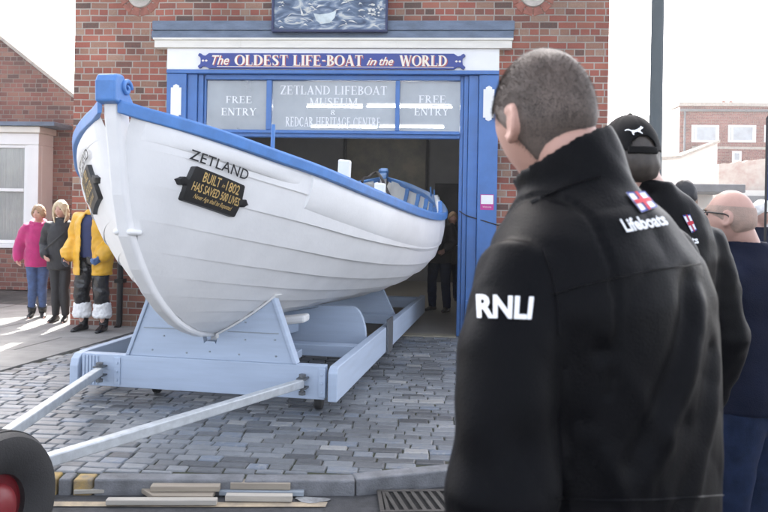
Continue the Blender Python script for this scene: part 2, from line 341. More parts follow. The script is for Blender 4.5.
def serif(ch, T=0.17, t=0.065):
    P = []; s = 0.075; st = 0.05
    def rect(a, b, c, d): P.append([(a, b), (c, b), (c, d), (a, d)])
    def v(x, y0=0, y1=1, w=T, f0=1, f1=1):
        rect(x - w / 2, y0, x + w / 2, y1)
        if f0: rect(x - w / 2 - s, y0, x + w / 2 + s, y0 + st)
        if f1: rect(x - w / 2 - s, y1 - st, x + w / 2 + s, y1)
    def h(y, a, b, w=t): rect(a, y - w / 2, b, y + w / 2)
    def line(pts, ws):
        L_ = []; R_ = []
        for i in range(len(pts)):
            a = pts[max(0, i - 1)]; b = pts[min(len(pts) - 1, i + 1)]; dx, dy = b[0] - a[0], b[1] - a[1]; l = math.hypot(dx, dy) or 1
            nx, ny = -dy / l, dx / l; w = ws[i] / 2
            L_.append((pts[i][0] + nx * w, pts[i][1] + ny * w)); R_.append((pts[i][0] - nx * w, pts[i][1] - ny * w))
        for i in range(len(pts) - 1): P.append([L_[i], R_[i], R_[i + 1], L_[i + 1]])
    def ring(cx, cy, rx, ry, a0, a1, n=16):
        pts = []; ws = []
        for i in range(n + 1):
            a = R(a0 + (a1 - a0) * i / n); pts.append((cx + rx * math.cos(a), cy + ry * math.sin(a))); ws.append(t + (T - t) * math.cos(a) ** 2)
        line(pts, ws)
    w = 0.8
    if ch == 'A': line([(0.1, 0), (0.4, 1)], [t, t]); line([(0.68, 0), (0.38, 1)], [T, T]); h(0.32, 0.2, 0.58); rect(0, 0, 0.22, st); rect(0.54, 0, 0.82, st); w = 0.82
    elif ch == 'B': v(0.17); ring(0.25, 0.745, 0.24, 0.225, -90, 90); ring(0.25, 0.265, 0.31, 0.235, -90, 90); h(0.03, 0.17, 0.27); h(0.5, 0.17, 0.27); h(0.97, 0.17, 0.27); w = 0.68
    elif ch in 'CG':
        ring(0.43, 0.5, 0.33, 0.47, 45, 315); rect(0.68, 0.66, 0.72, 0.96); w = 0.8
        if ch == 'G': rect(0.60, 0.05, 0.60 + T * .8, 0.42); rect(0.52, 0.38, 0.8, 0.43); w = 0.86
    elif ch == 'D': v(0.17); ring(0.28, 0.5, 0.42, 0.47, -90, 90, 18); h(0.03, 0.17, 0.3); h(0.97, 0.17, 0.3); w = 0.83
    elif ch == 'E': v(0.17); h(0.97, 0.17, 0.6); h(0.51, 0.17, 0.48); h(0.03, 0.17, 0.63); rect(0.57, 0.76, 0.61, 1); rect(0.46, 0.4, 0.5, 0.62); rect(0.6, 0, 0.64, 0.26); w = 0.7
    elif ch == 'F': v(0.17); h(0.97, 0.17, 0.6); h(0.5, 0.17, 0.47); rect(0.57, 0.74, 0.61, 1); rect(0.45, 0.39, 0.49, 0.61); w = 0.65
    elif ch == 'H': v(0.17); v(0.68); h(0.51, 0.17, 0.68); w = 0.86
    elif ch == 'I': v(0.17); w = 0.36
    elif ch == 'L': v(0.17); h(0.03, 0.17, 0.6); rect(0.58, 0, 0.62, 0.3); w = 0.67
    elif ch == 'M': v(0.13, w=t); v(0.86); line([(0.13, 1), (0.49, 0.05)], [T, T]); line([(0.49, 0.05), (0.84, 1)], [t, t]); w = 1.03
    elif ch == 'N': v(0.14, w=t); v(0.72, w=t, f0=0); line([(0.13, 0.97), (0.71, 0.02)], [T, T]); w = 0.86
    elif ch == 'O': ring(0.44, 0.5, 0.35, 0.47, 0, 360, 30); w = 0.88
    elif ch == 'R': v(0.17); ring(0.27, 0.735, 0.24, 0.235, -90, 90); h(0.97, 0.17, 0.28); h(0.5, 0.17, 0.3); line([(0.33, 0.5), (0.66, 0)], [T, T]); rect(0.55, 0, 0.82, st); w = 0.8
    elif ch == 'S':
        pts = [(0.50, 0.80), (0.44, 0.94), (0.30, 0.975), (0.15, 0.90), (0.12, 0.74), (0.22, 0.6), (0.40, 0.46), (0.49, 0.32), (0.46, 0.12), (0.30, 0.025), (0.15, 0.06), (0.10, 0.22)]
        line(pts, [t, t, t, T * .8, T * .95, T, T, T, T * .85, t, t, t]); rect(0.485, 0.72, 0.525, 0.99); rect(0.075, 0.01, 0.115, 0.28); w = 0.62
    elif ch == 'T': v(0.36, f1=0); h(0.97, 0.04, 0.68); rect(0.03, 0.72, 0.07, 1); rect(0.65, 0.72, 0.69, 1); w = 0.73
    elif ch == 'U': v(0.17, 0.3, f0=0); v(0.7, 0.3, 1, w=t, f0=0); ring(0.43, 0.32, 0.27, 0.29, 180, 360); w = 0.86
    elif ch == 'W': line([(0.12, 1), (0.38, 0)], [T, T]); line([(0.38, 0), (0.58, 1)], [t, t]); line([(0.56, 1), (0.82, 0)], [T, T]); line([(0.82, 0), (1.04, 1)], [t, t]); rect(0, 1 - st, 0.25, 1); rect(0.44, 1 - st, 0.68, 1); rect(0.93, 1 - st, 1.13, 1); w = 1.13
    elif ch == 'Y': line([(0.12, 1), (0.40, 0.45)], [T, T]); line([(0.68, 1), (0.40, 0.45)], [t, t]); v(0.4, 0, 0.5, f1=0); rect(0, 1 - st, 0.26, 1); rect(0.56, 1 - st, 0.8, 1); w = 0.8
    elif ch == 'Z': h(0.97, 0.08, 0.64); h(0.03, 0.06, 0.66); line([(0.58, 0.97), (0.13, 0.03)], [T, T]); rect(0.06, 0.74, 0.1, 1); rect(0.62, 0, 0.66, 0.27); w = 0.72
    elif ch == '&': ring(0.32, 0.25, 0.24, 0.22, 60, 330); ring(0.32, 0.74, 0.17, 0.22, -60, 240); line([(0.2, 0.62), (0.62, 0.04)], [T * .8, T * .8]); w = 0.76
    elif ch == '-': rect(0.06, 0.42, 0.36, 0.54); w = 0.42
    else: w = 0.38
    return P, w
def put_serif(mb, body, fr, x0, x1, y0, h, mi=0, d=0.0, T=0.17, t=0.065, track=0.03):
    gl = [serif(c, T, t) for c in body]; W = sum(g[1] for g in gl) + track * (len(gl) - 1); sx = (x1 - x0) / W; x = 0; k = 0
    for P, w in gl:
        for q in P:
            k += 1; dd = d + 0.00012 * (k % 12)
            mb.add([fr(x0 + (x + a) * sx, y0 + b * h, dd) for a, b in q], [tuple(range(len(q)))], mi)
        x += w + track

# ================================================================== THE SETTING
D = 9.79                                            # the museum front stands on this line
def struct(mb, name, m, **k): o = mb.build(name, m, **k); tag(o, kind='structure'); return o
KL = [(-30, 3.2), (-8, 3.62), (-2.52, 4.21), (-1.97, 4.275), (-1.36, 4.335), (-0.37, 4.45), (0.13, 4.66), (1.2, 5.25), (3.0, 6.5), (5.5, 8.4), (9, 11.5)]     # kerb top, front edge
def kerb_y(x):
    for (a, b), (c, d) in zip(KL, KL[1:]):
        if a <= x <= c: return b + (d - b) * (x - a) / (c - a)
    return KL[-1][1]
def road_z(x, y):
    d = max(0.0, min(1.0, (kerb_y(x) - y) / 3.6)) if -30 < x < 9 else 1
    return -0.098 + 0.083 * math.sin(d * math.pi / 2)
g = MB(); g.add([(-280, -280, -0.25), (280, -280, -0.25), (280, 280, -0.25), (-280, 280, -0.25)], [(0, 1, 2, 3)]); struct(g, 'ground', M['ground'])
# road sheet, cambered
g = MB(); xs = [-30, -16, -8] + [-6 + .5 * i for i in range(31)] + [14, 22, 40]; nr = 14
rows = []
for j in range(nr + 1):
    for x in xs:
        ky = kerb_y(x) if x <= 9 else 11.5 + (x - 9) * 0.3
        y = ky + 0.05 - j * 0.45 if j < nr else -14
        rows.append((x, y, road_z(x, y) if x < 9 else -0.1 + .0 * y))
n = len(xs)
g.add(rows, [(j * n + i, j * n + i + 1, (j + 1) * n + i + 1, (j + 1) * n + i) for j in range(nr) for i in range(n - 1)])
struct(g, 'road', M['asphalt'], smooth=True)
# side street surface running back on the right of the museum
g = MB(); g.add([(2.3, 5.2, -0.135), (60, 8, -0.135), (60, 75, -0.135), (2.3, 75, -0.135)], [(0, 1, 2, 3)]); struct(g, 'side_street', M['asphalt'])
# kerb stones
def kerb_stones():
    a = MB(); ye = MB(); x = -7.6; i = 0
    while x < 6.2:
        y0 = kerb_y(x); dx = 0.62 + 0.3 * random.random()
        nxt = [b for b in (-2.70, -2.285, -2.19, -2.105, -1.985) if b > x + .02]
        if nxt and x > -3.3: dx = nxt[0] - x
        x1 = x + dx - 0.012; y1 = kerb_y(x1); tx, ty = x1 - x, y1 - y0; l = math.hypot(tx, ty); tx /= l; ty /= l
        mb = ye if (abs(x + 2.285) < .02 or abs(x + 2.105) < .02) else a
        dz = random.uniform(-.006, .006)
        def fr(p): return V3((x, y0, 0)) + V3((tx, ty, 0)) * p.x + V3((-ty, tx, 0)) * p.y + V3((0, 0, p.z))
        mb.box((0, 0.0, -0.3), (l, 0.115, 0.0 + dz), 0, fr)
        x += dx; i += 1
    struct(a, 'kerb', M['kerb'], bevel=0.012, seg=3); struct(ye, 'kerb_yellow', M['yellow'], bevel=0.012, seg=3)
kerb_stones()
# worn double line painted along the gutter
g = MB(); pts = [-9 + .3 * i for i in range(40)]
for off, wid in ((0.12, 0.075), (0.29, 0.075)):
    for x, x2 in zip(pts, pts[1:]):
        if x2 > -0.40: break
        q = [(x, kerb_y(x) - off), (x2, kerb_y(x2) - off), (x2, kerb_y(x2) - off - wid), (x, kerb_y(x) - off - wid)]
        g.add([(a, b, road_z(a, b) + 0.007) for a, b in q], [(0, 1, 2, 3)])
struct(g, 'road_marking', M['linepaint'])
g = MB(); c = onz(312, 503, -0.105)
blob = [(c.x + r_ * math.cos(a) , c.y + r_ * .5 * math.sin(a)) for a, r_ in [(k * .4189, 0.10 + .018 * math.sin(k * 1.3)) for k in range(15)]]
g.add([(x, y, road_z(x, y) + 0.009) for x, y in blob], [tuple(range(15))]); struct(g, 'road_patch', mat('paint_spill', (0.26, 0.265, 0.265), 0.8, 0.4, 20))

# setts: every stone laid on its own
PVX = lambda y: -4.16 + (y - 6.92) * 0.13            # edge between setts and pavement
def setts():
    mb = MB(); tint = []; y = 3.35; row = 0
    while y < D - 0.015:
        h = random.uniform(0.088, 0.114); y1 = min(y + h, D - 0.012); x = -9.0 - random.random() * .3; row += 1
        sl = 0
        while x < 5.2:
            w = random.choice((.13, .15, .17, .19, .21, .24)) * random.uniform(.94, 1.06); x1 = x + w
            xm = (x + x1) / 2
            if min(kerb_y(x), kerb_y(x1)) + 0.115 < y + .045 and (y < 6.0 or xm > PVX(y)) and (xm > PVX(y)) and (xm > -4.2 or y < 7):
                gx, gy = 0.0035, 0.004
                ys = max(y, max(kerb_y(x), kerb_y(x1)) + 0.12)
                if y1 - ys > 0.04:
                    z = random.uniform(-.0028, .0028); tx, ty = random.uniform(-.012, .012), random.uniform(-.014, .014)
                    jit = lambda a: random.uniform(-a, a)
                    base = [(x + gx + jit(.005), ys + gy + jit(.004)), (x1 - gx + jit(.005), ys + gy + jit(.004)), (x1 - gx + jit(.005), y1 - gy + jit(.004)), (x + gx + jit(.005), y1 - gy + jit(.004))]
                    cx = sum(p[0] for p in base) / 4; cy = sum(p[1] for p in base) / 4
                    top = lambda s_, dz: [(cx + (a - cx) * (1 - s_ / abs(a - cx)), cy + (b - cy) * (1 - s_ / max(.02, abs(b - cy))), z + dz + (a - cx) * tx + (b - cy) * ty + sl * 2 * (a)) for a, b in base]
                    r0 = [(a, b, -0.05) for a, b in base]; r1 = [(a, b, z - 0.013) for a, b in base]; r2 = top(0.004, -0.004); r3 = top(0.011, 0.0)
                    o = len(mb.f); mb.loft([[V3(p) for p in r] for r in (r0, r1, r2, r3)], False); k = len(mb.v); mb.f.append((k - 4, k - 3, k - 2, k - 1)); mb.mi.append(0)
                    tv = min(1, max(0, random.gauss(.50, .25) + .25 * noise.noise(V3((cx * .8, cy * .8, 3)))))
                    tint += [tv] * (len(mb.f) - o)
            x = x1
        y = y1
    mb.tint = tint
    o = struct(mb, 'cobbled_apron', M['setts']); return o
setts()
g = MB(); pl = [(-9.3, 3.3)] + [p for p in [(x, kerb_y(x)) for x in (-8, -2.52, -.37, .13, 1.2, 3.0, 5.3)]] + [(5.3, D), (-9.3, D)]
g.add([(x, y, -0.013) for x, y in [(x, max(y, kerb_y(x) + .05)) if y < 8.9 else (x, y) for x, y in pl]], [tuple(range(len(pl)))]); struct(g, 'joint_bed', M['joint'])
# concrete pavement to the left, with a court of dark paviors before the house
g = MB(); rows_y = [4.4, 5.3, 6.2, 7.1, 7.95, 8.8, 9.78, 10.7, 11.6]
for j, (ya, yb) in enumerate(zip(rows_y, rows_y[1:])):
    x = PVX((ya + yb) / 2) - 0.03; k = 0
    xr = [PVX(ya), PVX(yb)] if ya < 9.7 else [-4.93, -4.93]
    while k < 9:
        w = 0.9 if k else 0.6 + .3 * (j % 2)
        q = [(xr[0] - w + .006, ya + .006), (xr[0] - .006, ya + .006), (xr[1] - .006, yb - .006), (xr[1] - w + .006, yb - .006)]
        g.prism(q, lambda a, b, d: V3((a, b, d)), -0.04, 0.012 + random.uniform(-.002, .002)); xr = [xr[0] - w, xr[1] - w]; k += 1
struct(g, 'pavement', M['flag'], bevel=0.004)
g = MB(); g.add([(-14, 3.3, -0.02), (-3.9, 3.3, -0.02), (-3.9, 9.78, -0.02), (-4.93, 9.78, -0.02), (-4.93, 16, -0.02), (-14, 16, -0.02)], [tuple(range(6))]); struct(g, 'pavement_bed', M['joint'])
g = MB()
g.add([(-16, 11.61, 0.0), (-4.93, 11.61, 0.0), (-4.93, 30, 0.0), (-16, 30, 0.0)], [(0, 1, 2, 3)])
struct(g, 'court', brick_mat('paviors', [(0.08, 0.075, 0.07), (0.12, 0.105, 0.095), (0.15, 0.13, 0.115)], (0.07, 0.065, 0.06), bw=0.21, rh=0.11, sq=1))

# ================================================================== THE MUSEUM
LX, RX, DX0, DX1, TOPZ = -4.92, 2.18, -3.09, 0.285, 8.95
YF = D; YB = 24.0
mus = empty('museum_building', (0, 0, 0), 0, 'red brick museum with blue shopfront and wide open boat door', 'building')
w = MB()
t_ = 0.30
w.box((LX, YF, 0), (-3.6, YF + t_, 3.80)); w.box((0.775, YF, 0), (RX, YF + t_, 3.80)); w.box((LX, YF, 3.80), (RX, YF + t_, TOPZ))
w.box((LX, YF + t_, 0), (LX + t_, YB, TOPZ)); w.box((RX - t_, YF + t_, 0), (RX, YB, TOPZ)); w.box((LX + t_, YB - t_, 0), (RX - t_, YB, TOPZ))
w.build('wall', M['brick'], mus)
r = MB(); r.box((LX - .06, YF - .08, TOPZ), (RX + .06, YB + .06, TOPZ + .12)); r.build('parapet_coping', M['lintel'], mus, bevel=0.01)
r = MB(); r.box((LX + t_, YF + t_, TOPZ - .5), (RX - t_, YB - t_, TOPZ - .35)); r.build('roof', M['roofdark'], mus)
# stone lintel in two bands, moulded cream board and white fascia
l = MB(); l.box((-3.815, YF - .10, 3.975), (0.965, YF - .002, 4.10)); l.box((-3.83, YF - .085, 3.865), (0.955, YF - .002, 3.973)); l.build('lintel', M['lintel'], mus, bevel=0.012)
l = MB(); l.box((-3.775, YF - .16, 3.835), (0.945, YF - .002, 3.86)); l.box((-3.76, YF - .14, 3.735), (0.93, YF - .002, 3.833)); l.box((-2.62, YF - .146, 3.735), (-2.60, YF - .142, 3.83)); l.box((-.55, YF - .146, 3.735), (-.53, YF - .142, 3.83)); l.build('cornice', M['cream'], mus, bevel=0.006)
l = MB(); l.box((-3.6, YF - .10, 3.452), (0.775, YF - .002, 3.733)); l.build('fascia', M['white'], mus, bevel=0.004)
# shopfront frame
fr_ = MB(); yb = YF - .09; y1 = YF + .12
fr_.box((-3.6, YF - .12, 3.40), (0.775, y1, 3.449))                        # head
fr_.box((-3.33, yb + .03, 0), (-3.20, y1, 3.398)); fr_.box((-3.196, yb + .06, 0), (-3.125, y1, 3.398)); fr_.box((-3.122, yb + .09, 0), (-3.092, y1, 3.398))
fr_.box((0.395, yb + .03, 0), (0.52, y1, 3.398)); fr_.box((0.335, yb + .06, 0), (0.392, y1, 3.398)); fr_.box((0.288, yb + .09, 0), (0.332, y1, 3.398))
fr_.box((-3.09, yb + .07, 2.578), (0.286, y1, 2.672)); fr_.box((-3.09, yb + .03, 2.626), (0.286, yb + .068, 2.66)); fr_.box((-3.09, yb + .05, 3.335), (0.286, y1, 3.398))
fr_.box((-2.275, yb + .07, 2.674), (-2.205, y1, 3.333)); fr_.box((-0.56, yb + .07, 2.674), (-0.503, y1, 3.333))
fr_.build('shopfront_frame', M['blue'], mus, bevel=0.006)
def plaque_poly(x0, x1, z0, z1):
    c = .045; m = (x0 + x1) / 2
    return [(x0, z0 + c), (x0 + .03, z0 + c), (x0 + .03, z0 + .02), (m, z0), (x1 - .03, z0 + .02), (x1 - .03, z0 + c), (x1, z0 + c), (x1, z1 - c), (x1 - .03, z1 - c), (x1 - .03, z1 - .02), (m, z1), (x0 + .03, z1 - .02), (x0 + .03, z1 - c), (x0, z1 - c)]
for x0, x1 in ((-3.6, -3.334), (0.524, 0.775)):
    p = MB(); p.box((x0, YF - .10, 0.03), (x1, y1, 3.398)); pi = p.build('pilaster', M['blue'], mus, bevel=0.008)
    q = MB(); xa = (x0 + x1) / 2; q.prism(plaque_poly(xa - .07, xa + .07, 2.80, 3.255), lambda a, b, d: V3((a, d, b)), YF - .112, YF - .101); q.build('plaque', M['white'], pi)
    q = MB(); s_ = x0 if x0 > 0 else x1
    q.box((s_ - .135 if x0 > 0 else s_ - .02, YF - .155, 0.0), (s_ + .02 if x0 > 0 else s_ + .135, YF - .102, 0.49)); q.build('plinth_block', M['blue'], pi, bevel=0.01)
# transom panes with their lettering
PF = lambda y: (lambda a, b, d: V3((a, y - d, b)))
def pane(x0, x1, lines):
    p = MB(); p.box((x0, YF + .03, 2.674), (x1, YF + .038, 3.333)); pn = p.build('transom_window', M['glass'], mus)
    q = MB()
    for s_, a, b, z, h in lines: put_serif(q, s_, PF(YF + .026), a, b, z, h, T=.16, t=.07)
    q.build('lettering', M['lettering_white'], pn)
def pz(px, py): v = ony(px, py, D); return v.x, v.z
def ln(s_, xa, xb, yb_, yt): a = pz(xa, yb_); b = pz(xb, yb_); t = pz(xa, yt); return (s_, a[0], b[0], a[1], t[1] - a[1])
pane(-3.088, -2.278, [ln('FREE', 225, 251.5, 102.6, 95.6), ln('ENTRY', 220.5, 256, 115, 107.5)])
pane(-2.203, -0.562, [ln('ZETLAND LIFEBOAT', 279.5, 387, 94, 85.2), ln('MUSEUM', 309, 357.5, 105.5, 97.5), ln('&', 330.5, 335.5, 114.5, 109.5), ln('REDCAR HERITAGE CENTRE', 285, 380.5, 126, 116.5)])
pane(-0.500, 0.286, [ln('FREE', 418.5, 446, 102.5, 95), ln('ENTRY', 414, 449, 115, 107.3)])
# roundels in the brickwork
for cx in (-4.02, 1.205):
    q = MB(); q.lathe([(0.001, 0), (.10, 0), (.115, .012), (.16, .018), (.17, 0), (.17, -.05), (.001, -.05)], (cx, YF - .004, 4.465), (0, -1, 0), 36); ro = q.build('roundel', M['stone'], mus, True, auto=35)
    q = MB()
    for k in range(12):
        a0 = 2 * math.pi * k / 12 + .03; a1 = 2 * math.pi * (k + 1) / 12 - .03
        q.prism([(.175 * math.cos(a0), .175 * math.sin(a0)), (.285 * math.cos(a0), .285 * math.sin(a0)), (.285 * math.cos(a1), .285 * math.sin(a1)), (.175 * math.cos(a1), .175 * math.sin(a1))], lambda a, b, d: V3((cx + a, YF - d, 4.465 + b)), -.02, .006)
    q.build('brick_ring', M['redbrick_plain'], ro, bevel=.004)
# downpipe on the left pier
q = MB(); q.tube([(-4.2, YF - .075, 0.05), (-4.2, YF - .075, 2.25), (-4.2, YF - .03, 2.36), (-4.2, YF + .05, 2.42)], .04, 14); q.tube([(-4.2, YF - .075, .05), (-4.2, YF - .16, -.0)], .04, 14)
for z in (.6, 2.0): q.box((-4.26, YF - .12, z), (-4.14, YF - .003, z + .05))
q.build('downpipe', M['black'], mus, True, auto=40)
# inside
q = MB(); q.add([(LX + .3, YF - .0, 0.004), (RX - .3, YF - .0, 0.004), (RX - .3, 18, 0.004), (LX + .3, 18, 0.004)], [(0, 1, 2, 3)]); q.build('floor', M['int_floor'], mus)
q = MB(); q.box((DX0, YF - .10, -.02), (DX1, YF + .10, 0.012)); q.build('threshold', mat('brass_sill', (.30, .27, .2), .5, .2, 10), mus, bevel=.004)
q = MB(); q.box((LX + .3, 17.5, 0.0), (RX - .3, 17.7, 3.6)); q.box((LX + .302, YF + .31, 0.0), (LX + .36, 17.5, 3.6)); q.box((RX - .36, YF + .31, 0), (RX - .302, 17.5, 3.6)); q.build('inner_wall', M['int_wall'], mus)
q = MB(); q.box((LX + .3, YF + .31, 3.62), (RX - .3, 17.7, 3.7)); q.build('ceiling', M['ceil'], mus)
q = MB(); q.box((LX + .37, 16.9, 0.004), (-.9, 17.45, 1.25)); q.box((.9, 16.2, .004), (1.8, 17.45, 2.2)); q.build('display_case', M['int_dark'], mus, bevel=.02)
q = MB(); x0 = ony(427, 150, 17.45); x1 = ony(458, 240, 17.45); q.box((x0.x + .2, 17.40, 0.006), (x1.x, 17.49, 2.3)); dr = q.build('inner_door', M['int_dark'], mus, bevel=.01)
# things on and in the museum
def sign_board():
    a = pz(201, 55); b = pz(465, 71.3); z0, z1 = b[1], a[1]; x0, x1 = a[0], b[0]; zm = (z0 + z1) / 2; e = .13; c = .035
    half = [(e + .02, z1), (e - .03, z1 - .035), (e - .07, z1 - .025), (.05, z1 - .01), (.02, z1 + .0), (0, z1 - .03), (.035, z1 - .06), (.04, zm), (.035, z0 + .06), (0, z0 + .03), (.02, z0), (.05, z0 + .01), (e - .07, z0 + .028), (e - .03, z0 + .03), (e + .02, z0)]
    poly = [(x0 + p, z) for p, z in half] + [(x1 - p, z) for p, z in reversed(half)]
    q = MB(); q.prism(poly, lambda u, v, d: V3((u, d, v)), YF - .135, YF - .102)
    o = q.build('sign_board', M['blue_dark'], None, bevel=.004); tag(o, 'long dark blue fascia signboard with cream lettering above the transom windows', 'sign')
    sh = MB(); tx = MB(); L1 = lambda y: PF(YF - .1365 - y)
    def both(fn):
        fn(sh, lambda a, b, d: V3((a + .012, YF - .1365 - d, b - .010))); fn(tx, lambda a, b, d: V3((a, YF - .1395 - d, b)))
    zb = pz(330, 67.7)[1]; hh = pz(330, 57.2)[1] - zb
    X = lambda p: pz(p, 63)[0]
    both(lambda m, f: put_serif(m, 'OLDEST', f, X(237.5), X(290), zb, hh, T=.21, t=.075))
    both(lambda m, f: put_serif(m, 'LIFE-BOAT', f, X(295), X(364), zb, hh, T=.21, t=.075))
    both(lambda m, f: put_serif(m, 'WORLD', f, X(400), X(447), zb, hh, T=.21, t=.075))
    both(lambda m, f: put_text(m, 'The', f, X(215), X(232), zb + .01, hh * .9, shear=.35, bold=.012))
    both(lambda m, f: put_text(m, 'in', f, X(367.5), X(377.5), zb + .01, hh * .72, shear=.4, bold=.012))
    both(lambda m, f: put_text(m, 'the', f, X(380), X(394), zb + .01, hh * .78, shear=.4, bold=.012))
    for xc in (x0 + .095, x1 - .095):
        for dx, s_ in ((-.022, .02), (.022, .02)): tx.add([(xc + dx + a * s_, YF - .1395, zm + b * s_) for a, b in ((-1, 0), (0, -.8), (1, 0), (0, .8))], [(0, 1, 2, 3)])
    sh.build('letter_shadow', M['letter_shadow'], o); tx.build('lettering', M['letter_cream'], o)
    q = MB(); q.box((x0 + .26, YF - .1385, z0 + .022), (x1 - .15, YF - .1355, z0 + .029)); q.build('gold_line', M['letter_cream'], o)
sign_board()
def seascape():
    m = bpy.data.materials.new('seascape'); N, L = nt(m); b = N['Principled BSDF']; tc = N.new('ShaderNodeTexCoord')
    mp = N.new('ShaderNodeMapping'); mp.inputs['Scale'].default_value = (1.3, 1, 3.2); mp.inputs['Rotation'].default_value = (0, .35, 0); L.new(tc.outputs['Object'], mp.inputs['Vector'])
    n = N.new('ShaderNodeTexNoise'); n.inputs['Scale'].default_value = 2.6; n.inputs['Detail'].default_value = 8; n.inputs['Distortion'].default_value = 1.8; L.new(mp.outputs[0], n.inputs['Vector'])
    rp = N.new('ShaderNodeValToRGB'); el = rp.color_ramp.elements
    cs = [(.30, (.035, .055, .10)), (.46, (.08, .12, .19)), (.55, (.17, .22, .30)), (.62, (.42, .45, .46)), (.75, (.6, .58, .5))]
    while len(el) < 5: el.new(.5)
    for i, (p, c) in enumerate(cs): el[i].position = p; el[i].color = (*c, 1)
    L.new(n.outputs['Fac'], rp.inputs['Fac']); L.new(rp.outputs['Color'], b.inputs['Base Color']); b.inputs['Roughness'].default_value = .5
    q = MB(); x0, x1, z0, z1 = -2.16, -.70, 3.965, 5.1; y = YF - .15
    q.box((x0, y, z0), (x1, YF - .105, z1)); o = q.build('painting', m); tag(o, 'framed seascape panel with pale rowing boat and breaking waves above the stone lintel', 'painting')
    q = MB(); 
    for a, b_ in (((x0 - .03, z0 - .03), (x1 + .03, z0)), ((x0 - .03, z1), (x1 + .03, z1 + .03)), ((x0 - .03, z0), (x0, z1)), ((x1, z0), (x1 + .03, z1))): q.box((a[0], y - .02, a[1]), (b_[0], YF - .106, b_[1]))
    q.build('frame', mat('navy_frame', (.02, .03, .09), .5), o, bevel=.004)
    q = MB(); F_ = lambda u, v, d: V3((x0 + u, y - .002 - d, z0 + v))
    hull = [(.52, .215), (.60, .20), (.72, .215), (.82, .25), (.80, .16), (.74, .09), (.62, .075), (.56, .12)]
    q.add([F_(u, v, 0) for u, v in hull], [tuple(range(len(hull)))]); q.build('painted_boat', mat('painted_pale', (.52, .58, .58), .6, .2, 9), o)
    q = MB()
    q.add([F_(u, v, .001) for u, v in ((.34, .31), (.40, .18), (.36, .19))], [(0, 1, 2)])
    for k in range(46):
        u = random.uniform(.02, 1.4); v = random.uniform(.02, .42); l_ = random.uniform(.03, .12); a = random.uniform(-.7, .5); wv = random.uniform(.004, .012)
        pts = []
        for i in range(6):
            s_ = i / 5; pts.append((u + l_ * s_ * math.cos(a), v + l_ * s_ * math.sin(a) + .015 * math.sin(s_ * 3.1), wv * math.sin(math.pi * min(.95, s_ + .05))))
        if pts[-1][0] > 1.44 or pts[-1][1] < .01: continue
        q.add([F_(p[0], p[1] + p[2], .0016 + .0002 * k) for p in pts] + [F_(p[0], p[1] - p[2], .0016 + .0002 * k) for p in reversed(pts)], [tuple(range(12))])
    for k in range(26):
        a = random.random() * 6.28; r_ = random.random() ** .5; u, v, s_ = 1.33 + .1 * r_ * math.cos(a), .24 + .11 * r_ * math.sin(a), random.uniform(.008, .022)
        q.add([F_(u + s_ * math.cos(t), v + s_ * .7 * math.sin(t), .013 + .0002 * k) for t in [i * .9 for i in range(7)]], [tuple(range(7))])
    q.build('painted_foam', mat('painted_foam', (.58, .58, .54), .6, .2, 20), o)
seascape()
q = MB(); a = pz(480, 194.5); b = pz(493, 210); q.box((a[0], YF - .104, b[1]), (b[0], YF - .1008, a[1])); st = q.build('sticker', M['sticker']); tag(st, 'small square white and magenta notice stuck on the right pilaster', 'notice')
q = MB(); q.box((a[0] + .008, YF - .1055, b[1] + .075), (b[0] - .008, YF - .1042, a[1] - .008)); q.build('white_panel', M['white'], st)
q = MB(); put_text(q, 'Welcome', PF(YF - .1047), a[0] + .03, b[0] - .03, b[1] + .028, .022); q.v = q.v; q.build('lettering', M['letter_cream'], st)
cp = [pz(459, 211), pz(465, 215), pz(474, 218), pz(484, 221), pz(497, 225), pz(507, 224)]
q = MB(); q.tube([(x, YF - .108 if .52 < x else YF - .075, z) for x, z in cp], .007, 8); cb = q.build('cable', M['cord'], None, True); tag(cb, 'thin dark cable sagging across the right blue pilaster', 'cable')
for py, yy, spans in ((106.6, 11.05, ((307, 362.5), (367, 452))), (127, 13.6, ((311, 377), (379.5, 444)))):
    for a_, b_ in spans:
        A_ = ony(a_, py, yy); B_ = ony(b_, py, yy)
        zt = (A_.z + B_.z) / 2
        o = empty('fluorescent_lamp', ((A_.x + B_.x) / 2, yy, zt), 0, ('lit fluorescent tube hung across the %s row, %s of its pair' % ('upper' if py < 110 else 'lower', 'right' if a_ > 340 else 'left')) + ' inside museum', 'lamp', 'fluorescent tubes under the museum ceiling')
        hl = (B_.x - A_.x) / 2
        q = MB(); q.tube([(-hl, 0, 0), (hl, 0, 0)], .014, 12); q.build('tube', M['tube'], o, True)
        q = MB(); q.box((-hl, -.05, .036), (hl, .05, .075)); q.box((-hl * .7, -.006, .076), (-hl * .7 + .012, .006, 3.615 - zt)); q.box((hl * .7, -.006, .076), (hl * .7 + .012, .006, 3.615 - zt)); q.build('housing', M['white'], o)
# dark picture hanging at the back of the museum
A_ = ony(347, 138, 17.4); B_ = ony(425, 197, 17.4)
q = MB(); q.box((A_.x, 17.42, B_.z), (B_.x, 17.47, A_.z + .25)); o = q.build('dark_painting', mat('dark_canvas', (.20, .175, .125), .45, 0, 1.4, col2=(.05, .056, .048))); tag(o, 'large dark murky landscape picture hanging on the museum back wall', 'painting')
q = MB()
for lo, hi in (((A_.x - .06, B_.z - .06), (B_.x + .06, B_.z)), ((A_.x - .06, A_.z + .25), (B_.x + .06, A_.z + .31)), ((A_.x - .06, B_.z), (A_.x, A_.z + .25)), ((B_.x, B_.z), (B_.x + .06, A_.z + .25))): q.box((lo[0], 17.38, lo[1]), (hi[0], 17.48, hi[1]))
q.build('frame', M['int_dark'], o, bevel=.01)

